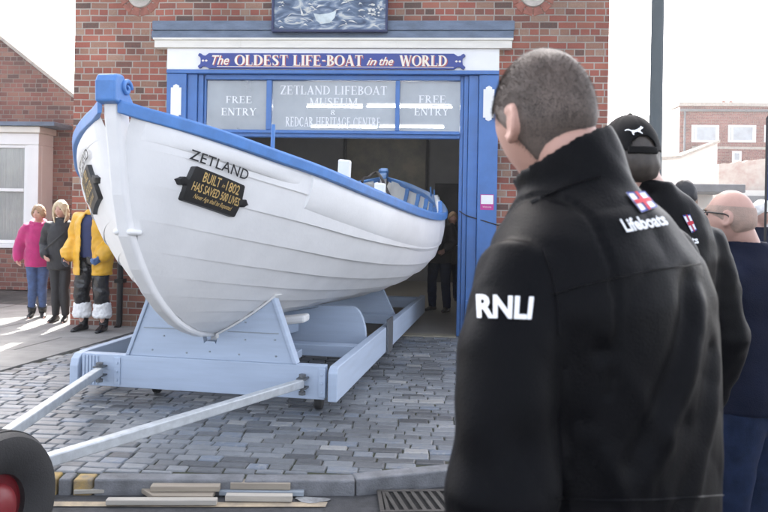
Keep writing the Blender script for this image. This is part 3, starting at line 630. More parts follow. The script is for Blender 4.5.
# ================================================================== THE LIFEBOAT (u: bow -> stern along the keel, v: to starboard of the viewer, z: up)
TH = R(6.3); BA = V3((math.sin(TH), math.cos(TH), 0)); BV = V3((math.cos(TH), -math.sin(TH), 0)); BO = V3((-1.81, 5.92, 0))
UM, HL = 3.1, 4.665
boat = empty('lifeboat', BO, 0, 'white clinker built wooden lifeboat with blue gunwale standing on a pale blue trailer', 'lifeboat')
def BW(u, v, z): return BA * u + BV * v + V3((0, 0, z))            # local to the boat's root
def interp(tab, x):
    if x <= tab[0][0]: return tab[0][1]
    if x >= tab[-1][0]: return tab[-1][1]
    n = len(tab)
    for i in range(n - 1):
        if tab[i][0] <= x <= tab[i + 1][0]:
            h = tab[i + 1][0] - tab[i][0]; t = (x - tab[i][0]) / h
            dl = lambda k: (tab[min(k + 1, n - 1)][1] - tab[max(k - 1, 0)][1]) / (tab[min(k + 1, n - 1)][0] - tab[max(k - 1, 0)][0])
            m0, m1 = dl(i) * h, dl(i + 1) * h; a, b = tab[i][1], tab[i + 1][1]
            return (2 * t ** 3 - 3 * t * t + 1) * a + (t ** 3 - 2 * t * t + t) * m0 + (-2 * t ** 3 + 3 * t * t) * b + (t ** 3 - t * t) * m1
BT = [(0, .05), (.10, .135), (.3, .335), (.55, .53), (.8, .69), (1.27, .955), (1.83, 1.15), (2.5, 1.315), (3.5, 1.45), (4.665, 1.51)]
def fold(u): return u if u <= UM else 2 * UM - u                    # both ends are alike
def bb(u): return interp(BT, fold(u) + 1.565)
def zs(u): return 1.575 + .655 * (abs(fold(u) - UM) / HL) ** 2.1
# stem profile, foot to head (leading edge) and the rabbet just behind it
STEM = [(0.20, .575), (0.02, .572), (-.25, .615), (-.46, .68), (-.66, .765), (-.86, .885), (-1.05, 1.03), (-1.21, 1.20), (-1.36, 1.42), (-1.44, 1.68), (-1.49, 1.96), (-1.53, 2.14), (-1.55, 2.28)]
RAB = [(u + .05, z + .024) for u, z in STEM]
_l = [0]
for a, b in zip(RAB, RAB[1:]): _l.append(_l[-1] + math.hypot(b[0] - a[0], b[1] - a[1]))
def rab(t):
    s_ = t * _l[-1]
    return interp(list(zip(_l, [p[0] for p in RAB])), s_), interp(list(zip(_l, [p[1] for p in RAB])), s_)
_RZ = sorted([(rab(i / 60)[0], rab(i / 60)[1]) for i in range(61)])
def zk(u):
    u = fold(u)
    if u >= RAB[0][0]: return RAB[0][1] + .01 * min(1, (u - RAB[0][0]))
    for (a, b), (c, d) in zip(_RZ, _RZ[1:]):
        if a <= u <= c: return min(zs(u) - .03, b + (d - b) * (u - a) / max(1e-6, c - a))
    return zs(u) - .03
def hv(u, z):
    k, s_ = zk(u), zs(u); t = min(1, max(0, (z - k) / max(1e-4, s_ - k)))
    e = min(1, (fold(u) + 1.565) / 3.9); n = 1.75 + 1.35 * e ** 2.2; m = 1.0 + 1.05 * e ** 2.6
    return .045 + (bb(u) - .045) * (1 - (1 - t) ** n) ** (1 / m)
NS = 11
def girth_z():
    pts = [(hv(UM, .60 + i / 400), .60 + i / 400) for i in range(391)]; acc = [0]
    for a, b in zip(pts, pts[1:]): acc.append(acc[-1] + math.hypot(b[0] - a[0], b[1] - a[1]))
    out = []
    for j in range(NS + 1):
        q = acc[-1] * j / NS; i = next(i for i in range(len(acc)) if acc[i] >= q - 1e-9); out.append(pts[i][1])
    out[-1] = zs(UM); return out
ZM = girth_z()
WST = [0, .10, .20, .295, .385, .47, .55, .63, .715, .80, .88, .945]
def sline(q, a):
    """point (u,z) of plank edge q at the share a of its way from the post to midships"""
    ue, ze = rab(WST[q]); u = ue + (UM - ue) * a; p = 2.3 - .25 * q / NS
    if q == NS: return u, zs(u)
    return u, max(ZM[q] + (ze - ZM[q]) * (1 - a) ** p, zk(u))
def spt(j, a):
    j0 = min(NS - 1, int(j)); f_ = j - j0; A_, B_ = sline(j0, a), sline(j0 + 1, a)
    u = A_[0] * (1 - f_) + B_[0] * f_; return u, max(zk(u), A_[1] * (1 - f_) + B_[1] * f_)
hull = MB(); NU = 46
A_T = [1 - math.cos(math.pi / 2 * i / NU) for i in range(NU + 1)]
for side in (1, -1):
    for end in (0, 1):
        for j in range(NS):
            rows = []
            for i in range(NU + 1):
                a = A_T[i]; lap = .020 * min(1, max(0, a - .006) * 2.6)
                row = []
                for fr_j, off in ((0, lap * .25), (0.0, lap), (.5, lap * .55), (1.0, 0.0)):
                    u, z = spt(j + fr_j, a); v = hv(u, z) + off
                    if fr_j == 0 and off > .003: z -= .010 * min(1, a * 2.6)
                    uu = u if not end else 2 * UM - u
                    row.append(BW(uu, side * v, z))
                rows.append(row)
            vs = [p for r_ in rows for p in r_]; fs = []
            for i in range(NU):
                for k in range(3):
                    fs.append((i * 4 + k, i * 4 + k + 1, (i + 1) * 4 + k + 1, (i + 1) * 4 + k))
            hull.add(vs, fs)
ho = hull.build('hull', M['white_boat'], boat, True, auto=32)
# inner lining and bottom boards
lin = MB(); us = [-1.38 + i * (8.96) / 70 for i in range(71)]
for side in (1, -1):
    rows = []
    for u in us:
        rows.append([BW(u, side * max(.0, hv(u, z) - .055), z) for z in [max(zk(u) + .05, .95) + (zs(u) - .01 - max(zk(u) + .05, .95)) * k / 7 for k in range(8)]])
    lin.add([p for r_ in rows for p in r_], [(i * 8 + k, i * 8 + k + 1, (i + 1) * 8 + k + 1, (i + 1) * 8 + k) for i in range(70) for k in range(7)])
lin.build('lining', mat('boat_lining', (.66, .68, .70), .6, .05, 6), boat, True)
fl = MB(); uf = [u for u in us if zk(u) < .9]
vsf = []
for u in uf: d = max(0, hv(u, .96) - .06); vsf += [BW(u, -d, .96), BW(u, d, .96)]
fl.add(vsf, [(2 * i, 2 * i + 1, 2 * i + 3, 2 * i + 2) for i in range(len(uf) - 1)]); fl.build('bottom_board', M['wood_grey'], boat)
# keel and the two posts
for end, nm in ((0, 'stem'), (1, 'sternpost')):
    q = MB(); rings = []
    n_ = len(STEM)
    pts = [STEM[0]] + STEM[1:]
    for i, (u, z) in enumerate(pts):
        a = pts[max(0, i - 1)]; b = pts[min(n_ - 1, i + 1)]; tu, tz = b[0] - a[0], b[1] - a[1]; l_ = math.hypot(tu, tz); nu, nz = -tz / l_, tu / l_   # points backwards into the boat
        if nu < 0 and i > 1: nu, nz = -nu, -nz
        if i <= 1: nu, nz = 0, 1
        wd = .038 + .014 * min(1, i / 8); dp = .13
        ring = []
        for du, dv in ((0, -wd * .72), (.018, -wd), (dp, -wd), (dp, wd), (.018, wd), (0, wd * .72)):
            uu = u + nu * du; ring.append(BW(uu if not end else 2 * UM - uu, dv, z + nz * du))
        rings.append(ring)
    q.loft(rings); so_ = q.build(nm, M['white_boat'], boat, False, bevel=.008)
    # blue head block with its carved scroll behind
    hb = MB(); ue = lambda x: x if not end else 2 * UM - x
    lo, hi = -1.60, -1.43
    hb.prism([(lo, 2.235), (lo - .005, 2.36), (lo + .02, 2.405), (lo + .10, 2.41), (hi - .06, 2.395), (hi - .02, 2.36), (hi, 2.31), (hi + .06, 2.25), (hi + .10, 2.20)], lambda a, b, d: BW(ue(a), d, b), -.068, .068)
    hbo = hb.build('stem_head', M['blue_boat'], so_, bevel=.016, seg=3)
    sc = MB()
    for sd_ in (1, -1):
        prof = [BW(ue(hi - .045 + .055 * math.cos(t) * (1 - t / 9)), sd_ * .072, 2.33 + .055 * math.sin(t) * (1 - t / 9)) for t in [.35 * k for k in range(24)]]
        sc.tube(prof, .015, 8)
    sc.build('carved_scroll', M['blue_boat'], hbo, True)
    for sd_ in (1, -1):
        for z_, u_ in ((1.93, -1.405), (1.66, -1.36)):
            fit = MB(); fit.ell(BW(ue(u_), sd_ * .055, z_), (.016, .013, .018), 12); fit.build('bolt_head', M['white_boat'], so_, True)
        fit = MB(); fit.tube([BW(ue(-1.36), sd_ * .045, 1.45), BW(ue(-1.30), sd_ * .075, 1.445)], [.022, .019], 12, round_ends=True); fit.build('towing_eye', M['white_boat'], so_, True)
q = MB(); q.prism([(.15, .505), (2 * UM - .15, .505), (2 * UM - .15, .615), (.15, .615)], lambda a, b, d: BW(a, d, b), -.055, .055); q.build('keel', M['white_boat'], boat, bevel=.012)
# gunwales, rubbing bands and cork belts, one of each per side
for side in (1, -1):
    q = MB(); rings = []
    for u in [-1.545 + i * 9.29 / 90 for i in range(91)]:
        b_, z_ = bb(u), zs(u); k = min(1, .25 + (min(u + 1.545, 7.745 - u)) * 1.5)
        rings.append([BW(u, side * max(.02, b_ + dv * k), z_ + dz) for dv, dz in ((.052, -.055), (.058, .012), (.045, .03), (-.07, .03), (-.08, .012), (-.07, -.05))])
    q.loft(rings); q.build('gunwale', M['blue_boat'], boat, False, bevel=.006)
    def band(u0, u1, top, bot, dep, nm, taper=.15, n=60):
        q = MB(); rings = []
        for i in range(n + 1):
            u = u0 + (u1 - u0) * i / n; bt_ = bot if not isinstance(bot, tuple) else bot[0] + (bot[1] - bot[0]) * min(1, min(u - u0, u1 - u) / 2.4); z1, z0 = zs(u) - top, zs(u) - bt_
            z0 = max(z0, zk(u) + .02); k = min(1, min(u - u0, u1 - u) / taper) if taper > 0 else 1
            rg = []
            for t in (0, .04, .15, .35, .65, .85, .96, 1):
                z = z1 + (z0 - z1) * t; rg.append(BW(u, side * (hv(u, z) + (.01 * k) + dep * k * (1 - abs(2 * t - 1) ** 4)), z))
            rg.append(BW(u, side * (hv(u, z0) - .02), z0)); rg.append(BW(u, side * (hv(u, z1) - .02), z1)); rings.append(rg)
        q.loft(rings); return q.build(nm, M['white_boat'], boat, True, auto=40)
    band(-1.42, -.352, .055, .165, .017, 'rubbing_band', .35)
    band(-.35, 6.55, .055, (.30, .40), .015, 'cork_belt', 0)
    band(6.552, 7.62, .055, .165, .017, 'rubbing_band', .35)
# frames, thwarts, thole pins
for side in (1, -1):
    for u in [4.15 + .42 * k for k in range(8)]:
        q = MB(); rings = []
        for k in range(7):
            z = zs(u) - .03 - .09 * k; v = max(.03, hv(u, z) - .055)
            rings.append([BW(u + du, side * max(.01, v - dv), z) for du, dv in ((-.05, -.01), (.05, -.01), (.05, .055), (-.05, .055))])
        q.loft(rings); q.build('rib', M['blue_boat'], boat, bevel=.006)
for u in (.1, 1.3, 2.5, 3.7, 4.9, 6.1):
    q = MB(); vv = hv(u, 1.32) - .06; q.prism([(u - .12, -vv), (u + .12, -vv), (u + .12, vv), (u - .12, vv)], lambda a, b, d: BW(a, b, d), 1.30, 1.345); q.build('thwart', M['white_boat'], boat, bevel=.008)
def upright(u, side, h, r_, m, nm, lean=0, dv=0.0):
    q = MB(); v = bb(u) - .01 + dv; q.tube([BW(u, side * v, zs(u) - .0), BW(u, side * (v + lean), zs(u) + h)], [r_ * 1.15, r_], 12); return q.build(nm, m, boat, True, auto=40)
for side in (1, -1): upright(-.70, side, .20, .013, M['blue_boat'], 'stanchion', .005, .025)
def block(u, side, lw, h, v0, nm):
    q = MB(); q.prism([(-lw / 2, 0), (lw / 2, 0), (lw / 2 + .005, h), (-lw / 2 + .005, h + .01)], lambda a, b, d: BW(u + d, side * (bb(u) + v0) + a, zs(u) + .02 + b), -.03, .03); return q.build(nm, M['white_boat'], boat, bevel=.015)
block(.08, 1, .10, .15, -.02, 'bollard'); block(.9, 1, .10, .13, -.10, 'bollard')
for u in (5.0, 5.3, 4.15, 4.35): 
    q = MB(); q.tube([BW(u, bb(u) - .05, zs(u)), BW(u + .01, bb(u) - .08, zs(u) + .16)], .03, 10); q.build('thole_pin', M['white_boat'], boat, True, auto=40)
for u in (3.55, 3.75, 3.95, 5.9, 6.2):
    q = MB(); q.tube([BW(u, bb(u) - .02, zs(u) + .02), BW(u, bb(u) - .03, zs(u) + .17)], [.016, .012], 10); q.build('thole_pin', M['blue_boat'], boat, True, auto=40)

# name and carved nameplate on each bow
def hullfit(px, py, off=0.0):
    """(u,z) where the line of sight through a survey pixel meets the starboard planking"""
    d = ray(px, py); best = None
    for k in range(600):
        p = CAM + d * (3.8 + k * .01) - BO; u, v, z = p.dot(BA), p.dot(BV), p.z
        if -1.5 < u < 3 and zk(u) < z < zs(u):
            e = v - hv(u, z) - off
            if e <= 0: return u, z
    return None
PQ = [hullfit(*p) for p in ((175.5, 199.5), (229, 217.5), (240, 186), (190, 165.5))]       # plate corners: foot left, foot right, top right, top left
NQ = [hullfit(*p) for p in ((184.2, 158.5), (241.8, 180.3), (245.8, 170.5), (187, 148.8))]     # corners of the painted name
PW = math.dist(PQ[0], PQ[1]); PH = math.dist(PQ[0], PQ[3])
def quad_fr(Q, W_, H_, side, base):
    """a: -W/2..W/2 along the planks, b: -H/2..H/2 up; (u,z) follows the corners, v follows the planking"""
    def fr(a, b, d):
        s_, t = a / W_ + .5, b / H_ + .5
        u, z = [(Q[0][i] * (1 - s_) + Q[1][i] * s_) * (1 - t) + (Q[3][i] * (1 - s_) + Q[2][i] * s_) * t for i in (0, 1)]
        if side < 0: u -= .10
        return BW(u, side * (hv(u, z) + base + d), z)
    return fr
def board_fr(side, base): return quad_fr(PQ, PW, PH, side, base)
for side in (1, -1):
    q = MB(); fr_ = board_fr(side, .012); hw, hh = PW / 2, PH / 2
    k_ = PW / .62
    rt = [(hw - .012, hh), (hw, hh * .86), (hw - .02, hh * .7), (hw + .002, hh * .5), (hw + .0, hh * .22), (hw + .03, hh * .12), (hw + .055, hh * .28), (hw + .08, hh * .12), (hw + .105, 0), (hw + .08, -hh * .12), (hw + .055, -hh * .28), (hw + .03, -hh * .12), (hw + .0, -hh * .22), (hw + .002, -hh * .5), (hw - .02, -hh * .7), (hw, -hh * .86), (hw - .012, -hh)]
    rt = [(hw + (x - hw) * k_, y) for x, y in rt]
    ol = rt + [(-x, y) for x, y in reversed(rt)]
    # strips so that the board follows the planking
    xsx = sorted(set([round(-hw - .104 * k_ + i * (2 * hw + .208 * k_) / 60, 4) for i in range(61)]))
    def span(x):
        ys = []
        for (a, b), (c, d) in zip(ol, ol[1:] + ol[:1]):
            if (a - x) * (c - x) <= 0 and abs(a - c) > 1e-9: ys.append(b + (d - b) * (x - a) / (c - a))
        return (min(ys), max(ys)) if ys else (0, 0)
    rings = []
    for x in xsx:
        lo, hi = span(x); rings.append([fr_(x, lo, -.02), fr_(x, lo, .022), fr_(x, (lo + hi) / 2, .026), fr_(x, hi, .022), fr_(x, hi, -.02)])
    q.loft(rings); pl_ = q.build('nameplate', M['black'], boat, True, auto=35)
    q = MB(); sg = 1 if side == 1 else -1
    ft = lambda a, b, d: board_fr(side, .012)(a * sg, b, .0295 + d)
    put_text(q, 'BUILT', ft, -hw * .66, -hw * .02, hh * .28, hh * .56, bold=.012)
    put_text(q, 'in', ft, hw * .05, hw * .16, hh * .36, hh * .26, shear=.3)
    put_text(q, '1802', ft, hw * .22, hw * .76, hh * .28, hh * .56, bold=.012)
    put_text(q, 'HAS SAVED 500 LIVES', ft, -hw * .90, hw * .90, -hh * .34, hh * .48, bold=.014)
    put_text(q, 'Never Age shall be Repeated', ft, -hw * .74, hw * .70, -hh * .74, hh * .27, shear=.35, bold=.004)
    q.build('lettering', M['gold'], pl_)
    q = MB()
    NW, NH = math.dist(NQ[0], NQ[1]), math.dist(NQ[0], NQ[3]); fn0 = quad_fr(NQ, NW, NH, side, .026); fn = lambda a, b, d: fn0(a * sg, b, d)
    put_text(q, 'ZETLAND', fn, -NW / 2, NW / 2, -NH / 2, NH, space=1.05, bold=.008); q.build('lettering', M['lettering_black'], boat)
# rope over the gunwale
def rope():
    pts = []
    for px, py, d in ((362, 182, 8.6), (364, 178, 8.7), (368, 177.5, 8.9), (372, 174, 9.2), (377, 172.5, 9.3), (381, 177, 9.0), (385, 186, 8.5), (390, 196, 8.05), (396, 203, 7.9), (401, 205.5, 7.92), (405, 202, 8.05)): pts.append(dep(px, py, d))
    P = []
    for i in range(len(pts) - 1):
        p0, p1, p2, p3 = pts[max(i - 1, 0)], pts[i], pts[i + 1], pts[min(i + 2, len(pts) - 1)]
        for k in range(6):
            t = k / 6; P.append(.5 * ((2 * p1) + (p2 - p0) * t + (2 * p0 - 5 * p1 + 4 * p2 - p3) * t * t + (3 * p1 - p0 - 3 * p2 + p3) * t ** 3))
    q = MB(); q.tube(P, .016, 8); o = q.build('rope', M['cord'], None, True); tag(o, 'dark rope hanging in a loop over the blue gunwale of the lifeboat', 'rope')
rope()

# ================================================================== THE TRAILER
tr = empty('boat_trailer', BO, 0, 'pale blue wooden boat trailer with notched bow chock and two galvanised tow bars', 'trailer')
q = MB(); q.box((-1.00, 0, .12), (.985, .09, .385)); 
fr3 = lambda p: BW(p.y, p.x, p.z)
q = MB(); q.box((-1.125, 0, .12), (.965, .09, .385), 0, fr3); q.build('front_beam', M['trailer'], tr, bevel=.006)
for side in (1, -1):
    q = MB(); vo = 1.0 if side == 1 else 1.14
    e = 5.45
    pr = [(-.035, .115), (e, .115), (e, .37), (.03, .385), (-.01, .37), (-.035, .34)] if side == 1 else [(-.035, .115), (e, .115), (e, .38), (.12, .385), (.03, .375), (-.015, .34), (-.035, .28)]
    q.prism(pr, lambda a, b, d: BW(a, d, b), side * vo, side * (vo + .075)); q.build('side_rail', M['trailer'], tr, bevel=.008)
    q = MB(); 
    q.prism([(2.13, .10), (2.42, .10), (2.42, .46), (2.13, .46)], lambda a, b, d: BW(a, d, b), side * (vo + .078), side * (vo + .10)); 
    q.build('bracket_plate', M['steel'], tr, bevel=.003)
    q = MB(); hv_ = .945 if side == 1 else -.80; q.box((hv_ - .028, -.012, .14), (hv_ + .028, -.001, .365), 0, fr3)
    for z in (.18, .25, .32): q.tube([BW(-.013, hv_, z), BW(-.022, hv_, z)], .012, 8)
    q.build('hinge_plate', M['trailer'], tr, bevel=.003)
q = MB()
for k in range(5): q.box((-1.11 + k * .03, -.012, .13), (-1.092 + k * .03, -.001, .37), 0, fr3)
q.build('end_slat', M['trailer'], tr, bevel=.002)
# bow chock: two boards high, cut to the shape of the hull
def chock(u, wb, wt, zb, zt, clr, nm, thick=.06, rnd=0):
    xs_ = [-wb + 2 * wb * i / 80 for i in range(81)]; q = MB(); rings = []
    for x in xs_:
        s_ = abs(x); top = zt if s_ <= wt else zb + (zt - zb) * (wb - s_) / max(1e-6, wb - wt)
        if rnd and s_ > wt: top = zb + (zt - zb) * math.sqrt(max(0, 1 - ((s_ - wt) / (wb - wt)) ** 2.6))
        # lower to the planking
        zz = zk(u) - .06
        for k in range(200):
            z = zk(u) - .0 + k * .006
            if hv(u, z) < s_: zz = z
            else: break
        if s_ < .06: zz = min(zz, .50)
        top = min(top, max(zb + .01, (zz if s_ >= .05 else .52) - clr)) if s_ < 1.2 else top
        rings.append([BW(u, x, zb), BW(u + thick, x, zb), BW(u + thick, x, top), BW(u, x, top)])
    q.loft(rings); return q.build(nm, M['trailer'], tr, False)
ch = chock(.016, .70, .50, .387, .925, -.012, 'bow_chock', .07)
q = MB()
for z in (.62,):
    for sg in (1, -1): q.box((sg * .15 if sg > 0 else -.58, .0125, z - .004), (.58 if sg > 0 else -.15, .0155, z + .004), 0, fr3)
for x, z in ((-.5, .44), (-.2, .43), (.25, .44), (.56, .44), (.3, .56), (.55, .57), (-.4, .56), (.3, .7), (.42, .84), (-.42, .8), (.0, .45)): q.ell(BW(.014, x, z), (.009, .006, .009), 8)
q.build('board_joint', M['wood_grey'], ch)
q = MB(); 
for sg in (1, -1): q.prism([(sg * .37, .927), (sg * .515, .927), (sg * .51, .955), (sg * .35, .955)], lambda a, b, d: BW(d, a, b), .0, .10)

for sg in (1, -1):
    zz_ = [.57 + .36 * k / 12 for k in range(13)]
    q.loft([[BW(-.004, sg * (hv(0.0, z) + .012), z), BW(-.004, sg * (hv(0.0, z) + .030), z - .005), BW(.08, sg * (hv(0.05, z) + .030), z - .005), BW(.08, sg * (hv(.05, z) + .012), z)] for z in zz_])
q.build('chock_pad', M['white'], ch)
for sg in (1, -1):
    q = MB(); q.prism([(sg * .703, .387), (sg * .735, .387), (sg * .535, .925), (sg * .503, .925)], lambda a, b, d: BW(d, a, b), .0, .10); q.build('chock_edge', M['trailer'], ch, bevel=.006)
c2 = chock(1.55, .985, .80, .20, .66, .03, 'middle_chock', .07, 1); c3 = chock(3.65, .96, .66, .20, .82, .03, 'middle_chock', .07, 0)
q = MB(); q.box((-1.13, 1.2, .22), (.99, 1.36, .33), 0, fr3); q.build('cross_beam', M['trailer'], tr, bevel=.008)
q = MB(); q.box((-1.13, 3.4, .22), (.99, 3.56, .33), 0, fr3); q.build('cross_beam', M['trailer'], tr, bevel=.008)
q = MB(); q.box((-1.13, 5.2, .20), (.99, 5.32, .36), 0, fr3); q.build('cross_beam', M['trailer'], tr, bevel=.008)
q = MB(); q.prism([(.091, -.9), (.75, .5), (.95, .5), (.25, -.9)], lambda a, b, d: BW(a, b, d), .26, .33); q.build('brace', M['trailer'], tr, bevel=.006)
q = MB(); q.prism([(.65, .09), (1.5, .30), (1.5, -.30), (.65, -.09)], lambda a, b, d: BW(a, b, d), .40, .50); q.build('keel_bed', M['trailer'], tr, bevel=.006)
q = MB(); q.box((.30, .55, .585), (.62, .72, .655), 0, lambda p: BW(p.y + (p.x - .3) * .15, p.x, p.z + (p.x - .3) * .12)); q.build('bilge_wedge', M['white'], tr, bevel=.02)
for u, v in ((.35, -.62), (.16, .88), (4.6, -.62), (4.6, .62)):
    q = MB(); q.lathe([(.001, -.03), (.05, -.03), (.06, -.022), (.06, .022), (.05, .03), (.001, .03)], BW(u, v, .062), BV, 20); wh = q.build('wheel', M['rubber'], tr, True, auto=40)
    q = MB(); q.box((v - .05, u - .03, .105), (v + .05, u + .03, .20), 0, fr3); q.build('fork', M['steel'], wh, bevel=.004)
for v, sx in ((-.93, 1), (.80, 1)):
    s0 = BW(-.05, v, .255) ; p1 = V3((-2.22, 3.0, .335)) - BO
    q = MB(); d = (p1 - s0).normalized(); sd_ = d.cross(UP).normalized(); up_ = sd_.cross(d)
    rg = lambda c: [c + sd_ * a + up_ * b for a, b in ((-.032, -.032), (.032, -.032), (.032, .032), (-.032, .032))]
    q.loft([rg(s0 + d * .02), rg(p1)]); bar = q.build('tow_bar', M['galv'], tr, bevel=.008)
    q = MB(); q.tube([BW(-.055, v, .17), BW(-.055, v, .315)], .016, 10); q.tube([BW(-.055, v, .305), BW(-.055, v, .325)], .03, 6); q.tube([BW(-.055, v, .165), BW(-.055, v, .19)], .03, 6)
    q.box((v - .04, -.09, .285), (v + .04, -.002, .297), 0, fr3); q.box((v - .04, -.09, .213), (v + .04, -.002, .225), 0, fr3)
    q.build('hinge_pin', M['steel'], bar, True, auto=30)

# ================================================================== tow trolley at the kerb (its near wheel shows)
wc = dep(-15, 548, 3.25); gz = road_z(wc.x, wc.y) if wc.y < kerb_y(wc.x) else 0
gz = gz
RW = .335; RW = RW
tt = empty('towing_trolley', (wc.x, wc.y, gz), R(0), 'black tyred trolley wheel with domed red hub at the end of the tow bars', 'trolley')
wl = MB(); tyre = [(.155, -.065), (.19, -.085), (.27, -.10), (.315, -.092), (.333, -.06), (.335, 0), (.333, .06), (.315, .092), (.27, .10), (.19, .085), (.155, .065), (.15, 0)]
tw = MB(); tw.lathe(tyre, (0, 0, RW), (.97, -.24, 0), 56, closed=True)
wh = bpy.data.objects.new('wheel', None); COL.objects.link(wh); wh.parent = tt
tw.build('tyre', M['rubber'], wh, True, auto=50)
axv = V3((.97, -.24, 0)).normalized(); rm = MB()
rm.lathe([(.001, .10), (.05, .098), (.085, .085), (.11, .06), (.118, .03), (.150, .032), (.160, .055), (.158, .0), (.156, -.06), (.001, -.06)], (0, 0, RW), axv, 40); rm.build('hub', M['redhub'], wh, True, auto=40)
tread = MB(); aa = axv.orthogonal().normalized(); ab = axv.cross(aa)
for off in (-.045, -.015, .015, .045): tread.lathe([(.334, off - .009), (.3385, off - .008), (.3385, off + .008), (.334, off + .009)], (0, 0, RW), axv, 56, closed=True)
tread.build('tread', M['rubber'], wh, True)
q = MB(); q.tube([-axv * .08 + V3((0, 0, RW)), -axv * .75 + V3((0, 0, RW))], .035, 12); q.build('axle', M['steel'], tt, True, auto=40)
w2 = bpy.data.objects.new('wheel', None); COL.objects.link(w2); w2.parent = tt; w2.location = -axv * .83
for ch_ in list(wh.children):
    c = ch_.copy(); COL.objects.link(c); c.parent = w2
q = MB(); q.tube([-axv * .4 + V3((0, 0, RW)), V3((-2.22 - wc.x, 3.0 - wc.y, .335 - gz))], .03, 12); q.build('drawbar', M['galv'], tt, True, auto=40)

# ================================================================== boards and grating on the road
def board(px, py, ang, L_, W_, T_, m, label, z=0.0, taper=0, grp='loose boards on the road by the kerb'):
    p = onz(px, py, -.10); rz = road_z(p.x, p.y) + .012
    q = MB(); q.prism([(-L_ / 2 + taper, -W_ / 2), (L_ / 2, -W_ / 2), (L_ / 2, W_ / 2), (-L_ / 2, W_ / 2)], lambda a, b, d: V3((a, b, d)), 0, T_)
    o = q.build('board', m, None, bevel=.004); o.location = (p.x, p.y, rz + z); o.rotation_euler = (0, 0, R(ang)); return tag(o, label, 'board', grp)
board(176, 500, 5, .44, .11, .03, M['wood'], 'short wedge ended board lowest in the left pile beside the kerb', taper=.10)
board(186, 497.5, 7, .40, .085, .032, M['wood'], 'short buff board lying on top of the left pile by the kerb', z=.033)
board(162, 507.5, 6.5, .62, .05, .03, M['wood_pale'], 'long narrow pale board in front of the left pile at the picture edge')
board(262, 496.5, 5, .50, .07, .028, M['wood_grey'], 'grey painted board with both ends showing under the right pile')
board(261, 495.0, 5, .355, .08, .04, M['wood'], 'buff board resting on the grey board in the right pile', z=.030)
board(259, 503.5, 5, .385, .05, .035, M['wood_pale'], 'whitish board lying in front of the right pile')
board(99, 482.5 + 10, 12, .26, .12, .025, M['wood_pale'], 'pale board end poking out beside the trolley wheel', taper=.0)
gp = onz(421, 507, -.11); gz = road_z(gp.x, gp.y)
gr = empty('drain_grate', (gp.x, gp.y, gz + .006), R(8), 'cast iron gully grating with slanting bars set against the kerb', 'drain')
q = MB(); W2, H2 = .25, .165
for lo, hi in (((-W2, -H2), (W2, -H2 + .025)), ((-W2, H2 - .025), (W2, H2)), ((-W2, -H2 + .026), (-W2 + .025, H2 - .026)), ((W2 - .025, -H2 + .026), (W2, H2 - .026))): q.box((lo[0], lo[1], .003), (hi[0], hi[1], .016))
q.build('frame', M['iron'], gr, bevel=.003)
q = MB()
for k in range(9):
    x = -.215 + k * .052; q.prism([(x, -H2 + .026), (x + .024, -H2 + .026), (x - .02, H2 - .026), (x - .044, H2 - .026)] if k else [(x, -H2 + .026), (x + .024, -H2 + .026), (x + .01, H2 - .026), (x - .005, H2 - .026)], lambda a, b, d: V3((a, b, d)), .004, .0145)
q.build('bars', M['iron'], gr, bevel=.002)
q = MB(); q.box((-W2 + .01, -H2 + .01, .001), (W2 - .01, H2 - .01, .0028)); q.build('pit_shade', M['dark'], gr)  # near-black sheet on the road, painted as the shade between the bars

# ================================================================== THE HOUSE ON THE LEFT
HY = 14.14
hs = empty('brick_house', (0, 0, 0), 0, 'old red brick house with white bay window left of the museum', 'house')
def hz(px, py): v = ony(px, py, HY); return v.x, v.z
gx1 = -5.6
q = MB()
# gable wall with a raking parapet, its back half lower
gp_ = [(-14.5, 0), (gx1, 0), (gx1, 2.55), (-7.16, 3.75), (-8.66, 4.90), (-9.4, 5.45), (-10.9, 4.3), (-14.5, 1.6)]
q.prism([(-14.5, 0), (gx1, 0), (gx1, 2.58), (-7.16, 3.76), (-8.63, 4.87), (-10.2, 6.05), (-14.5, 6.05)], lambda a, b, d: V3((a, d, b)), HY, HY + 7.5)
q.build('wall', M['brick2'], hs)
q = MB(); q.prism([(gx1 + .05, 2.60), (-7.16, 3.78), (-8.63, 4.89), (-10.2, 6.07), (-10.2, 6.15), (-8.63, 4.97), (-7.16, 3.86), (gx1 + .05, 2.68)], lambda a, b, d: V3((a, d, b)), HY - .05, HY + 7.5); q.build('coping', M['stone'], hs)
# bay window
b0, b1 = hz(-40, 245)[0], hz(50, 245)[0]; zs0, zs1 = hz(45, 243)[1], hz(45, 136)[1]; yb = HY - .55
q = MB(); q.prism([(b0 - .3, HY), (b0, yb), (b1 - .05, yb), (b1 + .12, yb + .18), (b1 + .12, HY)], lambda a, b, d: V3((a, b, d)), 0.02, zs0 - .08); q.build('bay_plinth', M['brick2'], hs)
bay = MB(); z0, z1 = zs0, zs1
bay.box((b0 - .1, yb - .06, z0 - .08), (b1 + .16, HY - .002, z0)); bay.box((b0 - .1, yb - .0, z1 - .22), (b1 + .04, HY - .002, z1))
for xa, xb in ((hz(0, 0)[0] - .1, hz(10, 0)[0]), (hz(44.5, 0)[0], b1 + .04)): bay.box((xa, yb, z0 + .002), (xb, yb + .12, z1 - .222))
bay.box((b0, yb + .001, z0 + .002), (b0 + .1, yb + .12, z1 - .222)); bay.box((b1 - .08, yb + .122, z0 + .002), (b1 + .04, HY - .002, z1 - .222))
by = bay.build('bay_window', M['white'], hs, bevel=.012)
q = MB(); q.box((b0 - .15, yb - .08, z1 + .002), (b1 + .10, HY - .002, z1 + .12)); q.build('cornice', M['cream'], by, bevel=.015)
